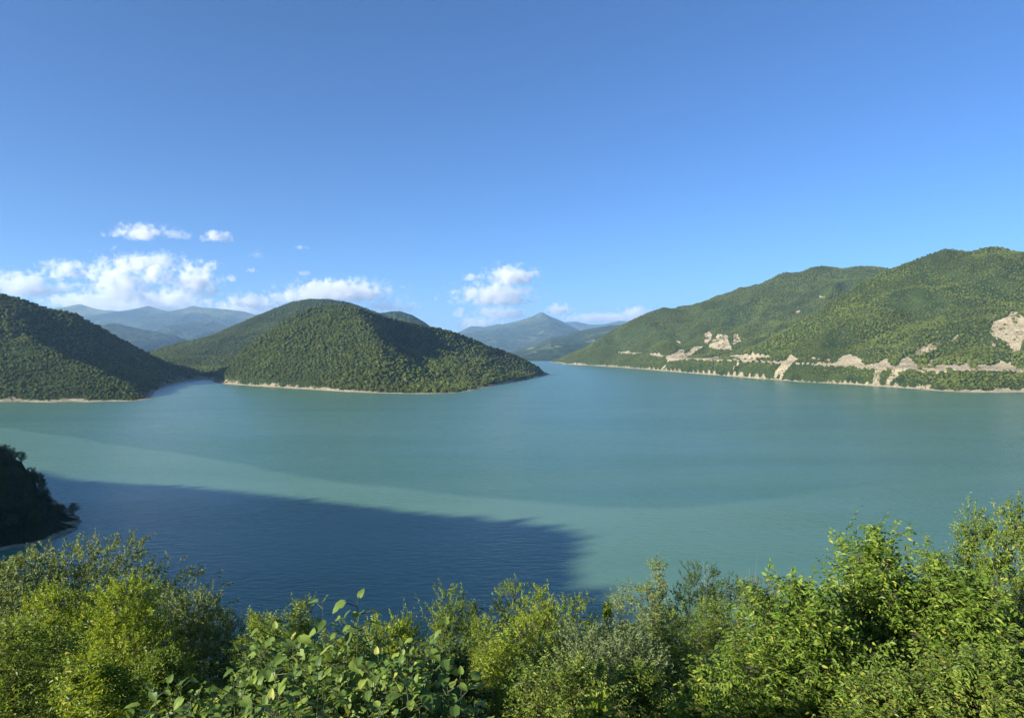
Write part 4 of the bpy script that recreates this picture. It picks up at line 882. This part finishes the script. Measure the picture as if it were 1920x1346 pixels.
def broad_plant(label, px, top, hw, Y, n, lsz, seed, tall=()):
    r = np.random.default_rng(seed)
    x, y, zt = P(px, top, Y); zg = float(hgt(x, y)) - 0.05; Hh = zt - zg; R = hw * Y / F_PX
    root = tag(empty('broad_leaved_plant', (x, y, zg)), label, 'plant', 'broad-leaved plants at the foot of the picture')
    ns = max(5, n // 8)
    a = r.uniform(0, 6.28, ns); rr = R * np.sqrt(r.uniform(0, 1, ns))
    dome = np.sqrt(np.clip(1 - (rr / R) ** 2 * .75, 0, 1))
    sh = Hh * (0.62 + 0.36 * dome) * r.uniform(.86, 1.0, ns); sh[0] = Hh * .97
    top_ = np.stack([np.cos(a) * rr, np.sin(a) * rr, sh], 1)
    for k, (tpx, tpy, tY) in enumerate(tall):
        q = P(tpx, tpy, tY); top_[k + 1] = (q[0] - x, q[1] - y, q[2] - zg)
    bs = np.stack([np.cos(a) * rr * .45, np.sin(a) * rr * .45, np.zeros(ns)], 1)
    t = np.linspace(0, 1, 5)[None, :, None]
    st = bs[:, None] * (1 - t) + top_[:, None] * t; st[..., :2] += (r.normal(size=(ns, 5, 2)) * 0.03 * (t > 0) * (t < 1))
    blocks = [tubes(st[:, k], st[:, k + 1], 0.009 - .0017 * k, 0.0073 - .0017 * k, 5) for k in range(4)]
    per = int(math.ceil(n / ns)); pet0, pet1 = [], []; M = []
    for s_ in range(ns):
        for k in range(per + 3):
            u = 1 - 0.34 * (k / (per + 2)) ** 1.2; kk = min(3, int(u * 4)); fr = u * 4 - kk
            p0 = st[s_, kk] * (1 - fr) + st[s_, kk + 1] * fr
            th = k * 2.4 + a[s_] + r.uniform(-.4, .4)
            out = np.array([math.cos(th), math.sin(th), 0.0])
            young = k == 0
            pl = (0.03 if young else r.uniform(.06, .15)); p1 = p0 + out * pl + np.array([0, 0, pl * r.uniform(.2, .8)])
            ax = unit(out * (0.5 if young else 1.0) + np.array([0, 0, 0.9 if young else r.uniform(-.9, .3)]) + r.normal(size=3) * .15)
            nn = unit(np.array([0, 0, 1.0]) + np.array([SUN_DIR2[0], SUN_DIR2[1], 0]) * .25 + r.normal(size=3) * .3 + (-out if young else 0))
            sd_ = unit(np.cross(nn, ax)); nn = np.cross(ax, sd_)
            sz = lsz * (r.uniform(.6, .85) if young else r.uniform(.65, 1.2)) * (0.8 + .3 * k / per if k < per else 1.0)
            pet0.append(p0); pet1.append(p1)
            M.append((Matrix(((ax[0] * sz, sd_[0] * sz, nn[0] * sz, p1[0]), (ax[1] * sz, sd_[1] * sz, nn[1] * sz, p1[1]), (ax[2] * sz, sd_[2] * sz, nn[2] * sz, p1[2]), (0, 0, 0, 1))), u, k))
    blocks.append(tubes(np.array(pet0), np.array(pet1), 0.004, 0.003, 4))
    obj('stem', mesh_np('stem', *join(blocks), True), M_STEM, root)
    M.sort(key=lambda q: -(q[0].translation.z))
    for m_, u, k in M[:280]:
        o = obj('leaf', BL[r.integers(0, 6)], None, root); o.matrix_local = m_
    rest = M[280:]
    if rest:
        V, Fq, off = [], [], 0
        for m_, u, k in rest:
            me = BL[k % 6]; v = np.array([q.co[:] for q in me.vertices]); v = np.c_[v, np.ones(len(v))] @ np.array(m_).T
            V.append(v[:, :3]); Fq.append(np.array([q.vertices[:] for q in me.polygons]) + off); off += len(v)
        obj('lower_leaves', mesh_np('lower_leaves', np.vstack(V), np.vstack(Fq), True), LM['big'], root)['kind'] = 'stuff'
M_STEM = bark_material('green_stem', (0.04, 0.06, 0.02), (0.08, 0.10, 0.03))
broad_plant('broad-leaved plant with the two tallest leaf tips against water', 640, 1172, 100, 5.6, 398, 0.116, 1, tall=((604, 1128, 5.6), (670, 1124, 5.6), (640, 1160, 5.5), (672, 1165, 5.5)))
broad_plant('broad-leaved plant left of the tallest leaf tips', 510, 1172, 100, 5.8, 398, 0.108, 2)
broad_plant('broad-leaved plant right of the tallest leaf tips', 775, 1185, 90, 5.4, 382, 0.116, 3, tall=((838, 1175, 5.4),))
broad_plant('broad-leaved plant farthest left, with narrow folded leaves', 320, 1265, 100, 5.0, 350, 0.096, 4)
broad_plant('broad-leaved plant low in front, left of centre', 440, 1235, 100, 5.0, 382, 0.096, 5)
broad_plant('broad-leaved plant low in front under the tallest tips', 585, 1225, 100, 4.8, 398, 0.101, 6)
broad_plant('broad-leaved plant low in front, right of the tallest tips', 725, 1232, 95, 4.7, 382, 0.101, 8)
broad_plant('broad-leaved plant at the right end of the patch', 865, 1255, 75, 4.9, 287, 0.096, 7)
broad_plant('broad-leaved plant cut by the bottom edge, left', 500, 1300, 110, 4.2, 287, 0.089, 9)
broad_plant('broad-leaved plant cut by the bottom edge, right', 680, 1300, 110, 4.1, 287, 0.093, 10)

# ------------------------------------------------------------------ haze
def haze():
    m, nt = new_mat('haze_air'); n = N(nt)
    out = n('ShaderNodeOutputMaterial'); v = n('ShaderNodeVolumePrincipled', i_Density=4.7e-5)
    v.inputs['Color'].default_value = (0.40, 0.66, 1.0, 1); v.inputs['Anisotropy'].default_value = 0.15
    n.link(v.outputs[0], out.inputs['Volume'])
    x0, x1, y0, y1, z0, z1 = -23500, 23500, -23500, 23500, -40, 1180
    V = [(x, y, z) for z in (z0, z1) for y in (y0, y1) for x in (x0, x1)]
    Fq = [(0, 2, 3, 1), (4, 5, 7, 6), (0, 1, 5, 4), (2, 6, 7, 3), (0, 4, 6, 2), (1, 3, 7, 5)]
    o = obj('haze', mesh_np('haze', V, Fq), m)
    return tag(o, 'thin blue haze filling the valley air', 'haze', kind='stuff')
haze()

# ------------------------------------------------------------------ clouds, far beyond the haze
def cloud_material(name, dens, bias):
    m, nt = new_mat(name); n = N(nt)
    out = n('ShaderNodeOutputMaterial'); v = n('ShaderNodeVolumePrincipled'); v.inputs['Color'].default_value = (1, 1, 1, 1); v.inputs['Anisotropy'].default_value = 0.1
    tc = n('ShaderNodeTexCoord'); geo = n('ShaderNodeNewGeometry')
    ln = n('ShaderNodeVectorMath', operation='LENGTH'); n.link(tc.outputs['Object'], ln.inputs[0])
    t = n('ShaderNodeTexNoise', i_Scale=1 / 420.0, i_Detail=7.0, i_Roughness=0.66); n.link(geo.outputs['Position'], t.inputs['Vector'])
    sz = n('ShaderNodeSeparateXYZ'); n.link(tc.outputs['Object'], sz.inputs[0])
    # value = noise*1.5 - r*0.75 + bias, flatter underside
    a = n('ShaderNodeMath', operation='MULTIPLY_ADD', i_1=3.0, i_2=bias); n.link(t.outputs[0], a.inputs[0])
    b = n('ShaderNodeMath', operation='MULTIPLY_ADD', i_1=-1.0); n.link(ln.outputs['Value'], b.inputs[0]); n.link(a.outputs[0], b.inputs[2])
    bs = n('ShaderNodeMapRange', i_1=-0.75, i_2=-0.35, i_3=0.5, i_4=0.0); n.link(sz.outputs[2], bs.inputs[0])
    c = n('ShaderNodeMath', operation='SUBTRACT'); n.link(b.outputs[0], c.inputs[0]); n.link(bs.outputs[0], c.inputs[1])
    d = n('ShaderNodeMapRange', i_1=0.0, i_2=0.45, i_3=0.0, i_4=dens); n.link(c.outputs[0], d.inputs[0])
    n.link(d.outputs[0], v.inputs['Density']); n.link(v.outputs[0], out.inputs['Volume'])
    m.cycles.homogeneous_volume = False if hasattr(m.cycles, 'homogeneous_volume') else None
    return m
M_CLOUD = cloud_material('cloud', 0.0040, -1.02); M_WISP = cloud_material('thin_cloud', 0.0016, -1.05)
def ico(n=2):
    import bmesh
    bm = bmesh.new(); bmesh.ops.create_icosphere(bm, subdivisions=n, radius=1.0); me = bpy.data.meshes.new('cloud'); bm.to_mesh(me); bm.free(); return me
CME = {}
for nm_, mt_ in (('c', M_CLOUD), ('w', M_WISP)): CME[nm_] = ico(); CME[nm_].materials.append(mt_)
CG = 'small white clouds low over the mountains'
def cloud(label, px, py, hw, hh, Y, k='c'):
    c = P(px, py, Y); o = obj('cloud', CME[k], None, None, c)
    sx = hw * Y / F_PX * 1.5; o.scale = (sx, sx * 0.8, hh * Y / F_PX * 1.75)
    return tag(o, label, 'cloud', CG)
for q in [
 ('flat grey-based cloud at the left edge above the hill', 45, 538, 75, 24, 27000), ('small puff above the flat cloud at the left edge', 30, 512, 18, 9, 30000),
 ('cloud puff between the flat left cloud and the main bank', 128, 537, 22, 13, 29000), ('upper left shoulder of the main cloud bank', 125, 508, 42, 20, 31000),
 ('tall white heap in the middle of the main cloud bank', 225, 535, 62, 48, 29000), ('thin cloud band along the top of the main bank', 248, 494, 42, 14, 32000),
 ('white heap right of the tall middle heap', 292, 516, 34, 24, 31000), ('low broad cloud resting on the meadow range', 270, 572, 130, 24, 34000),
 ('right-hand heap of the main cloud bank', 365, 530, 50, 38, 31500), ('small bright heap low at the right of the bank', 330, 562, 45, 20, 28000),
 ('lone elongated cloud high at left', 264, 436, 50, 16, 27500), ('lone lens-shaped cloud right of the high elongated one', 408, 445, 30, 11, 27500),
 ('small low cloud puff over the meadow range right end', 432, 522, 18, 8, 30000), ('tiny cloud puff left of the peninsula summit, higher', 470, 507, 16, 6, 30000),
 ('low cloud left of the peninsula summit', 470, 570, 60, 18, 36000), ('long cloud streak behind the peninsula summit', 640, 548, 100, 22, 34000), ('thin cloud sheet right of the peninsula summit', 730, 576, 70, 12, 36000, 'w'),
 ('small round cloud left of the top centre cloud', 884, 520, 19, 9, 29000), ('topmost centre cloud leaning right', 958, 519, 55, 20, 29500),
 ('wide centre cloud under the topmost one', 930, 556, 85, 22, 31000), ('small cloud at the left below the wide centre cloud', 862, 588, 18, 9, 33000), ('flat cloud above the low ridge left of the peak', 945, 588, 55, 13, 33500),
 ('low cloud touching the ridge left of the peak', 895, 608, 45, 14, 36000), ('cloud puff just right of the pointed peak', 1045, 581, 30, 15, 34000), ('long low cloud reaching the right-hand hills', 1130, 597, 80, 10, 37000), ('bright end of the long low cloud at the right-hand hills', 1190, 588, 36, 14, 35500),
 ('low cloud band along the left part of the meadow range', 170, 566, 90, 14, 36500), ('flat low cloud between the bank and the peninsula hill', 440, 585, 70, 12, 37500), ('thin cloud veil over the tall middle heap', 300, 490, 60, 16, 34000, 'w'), ('thin flat cloud right behind the peninsula hill', 560, 560, 60, 14, 36500),
 ('faint wisp above the left cloud bank', 335, 440, 35, 10, 28000, 'w'), ('faint wisp in the blue left of centre', 482, 478, 16, 8, 28000, 'w'), ('tiny wisp over the peninsula hill', 565, 463, 18, 6, 28000, 'w'), ('tiny puff over the peninsula hill', 570, 512, 12, 6, 28000, 'w')]:
    cloud(*q)
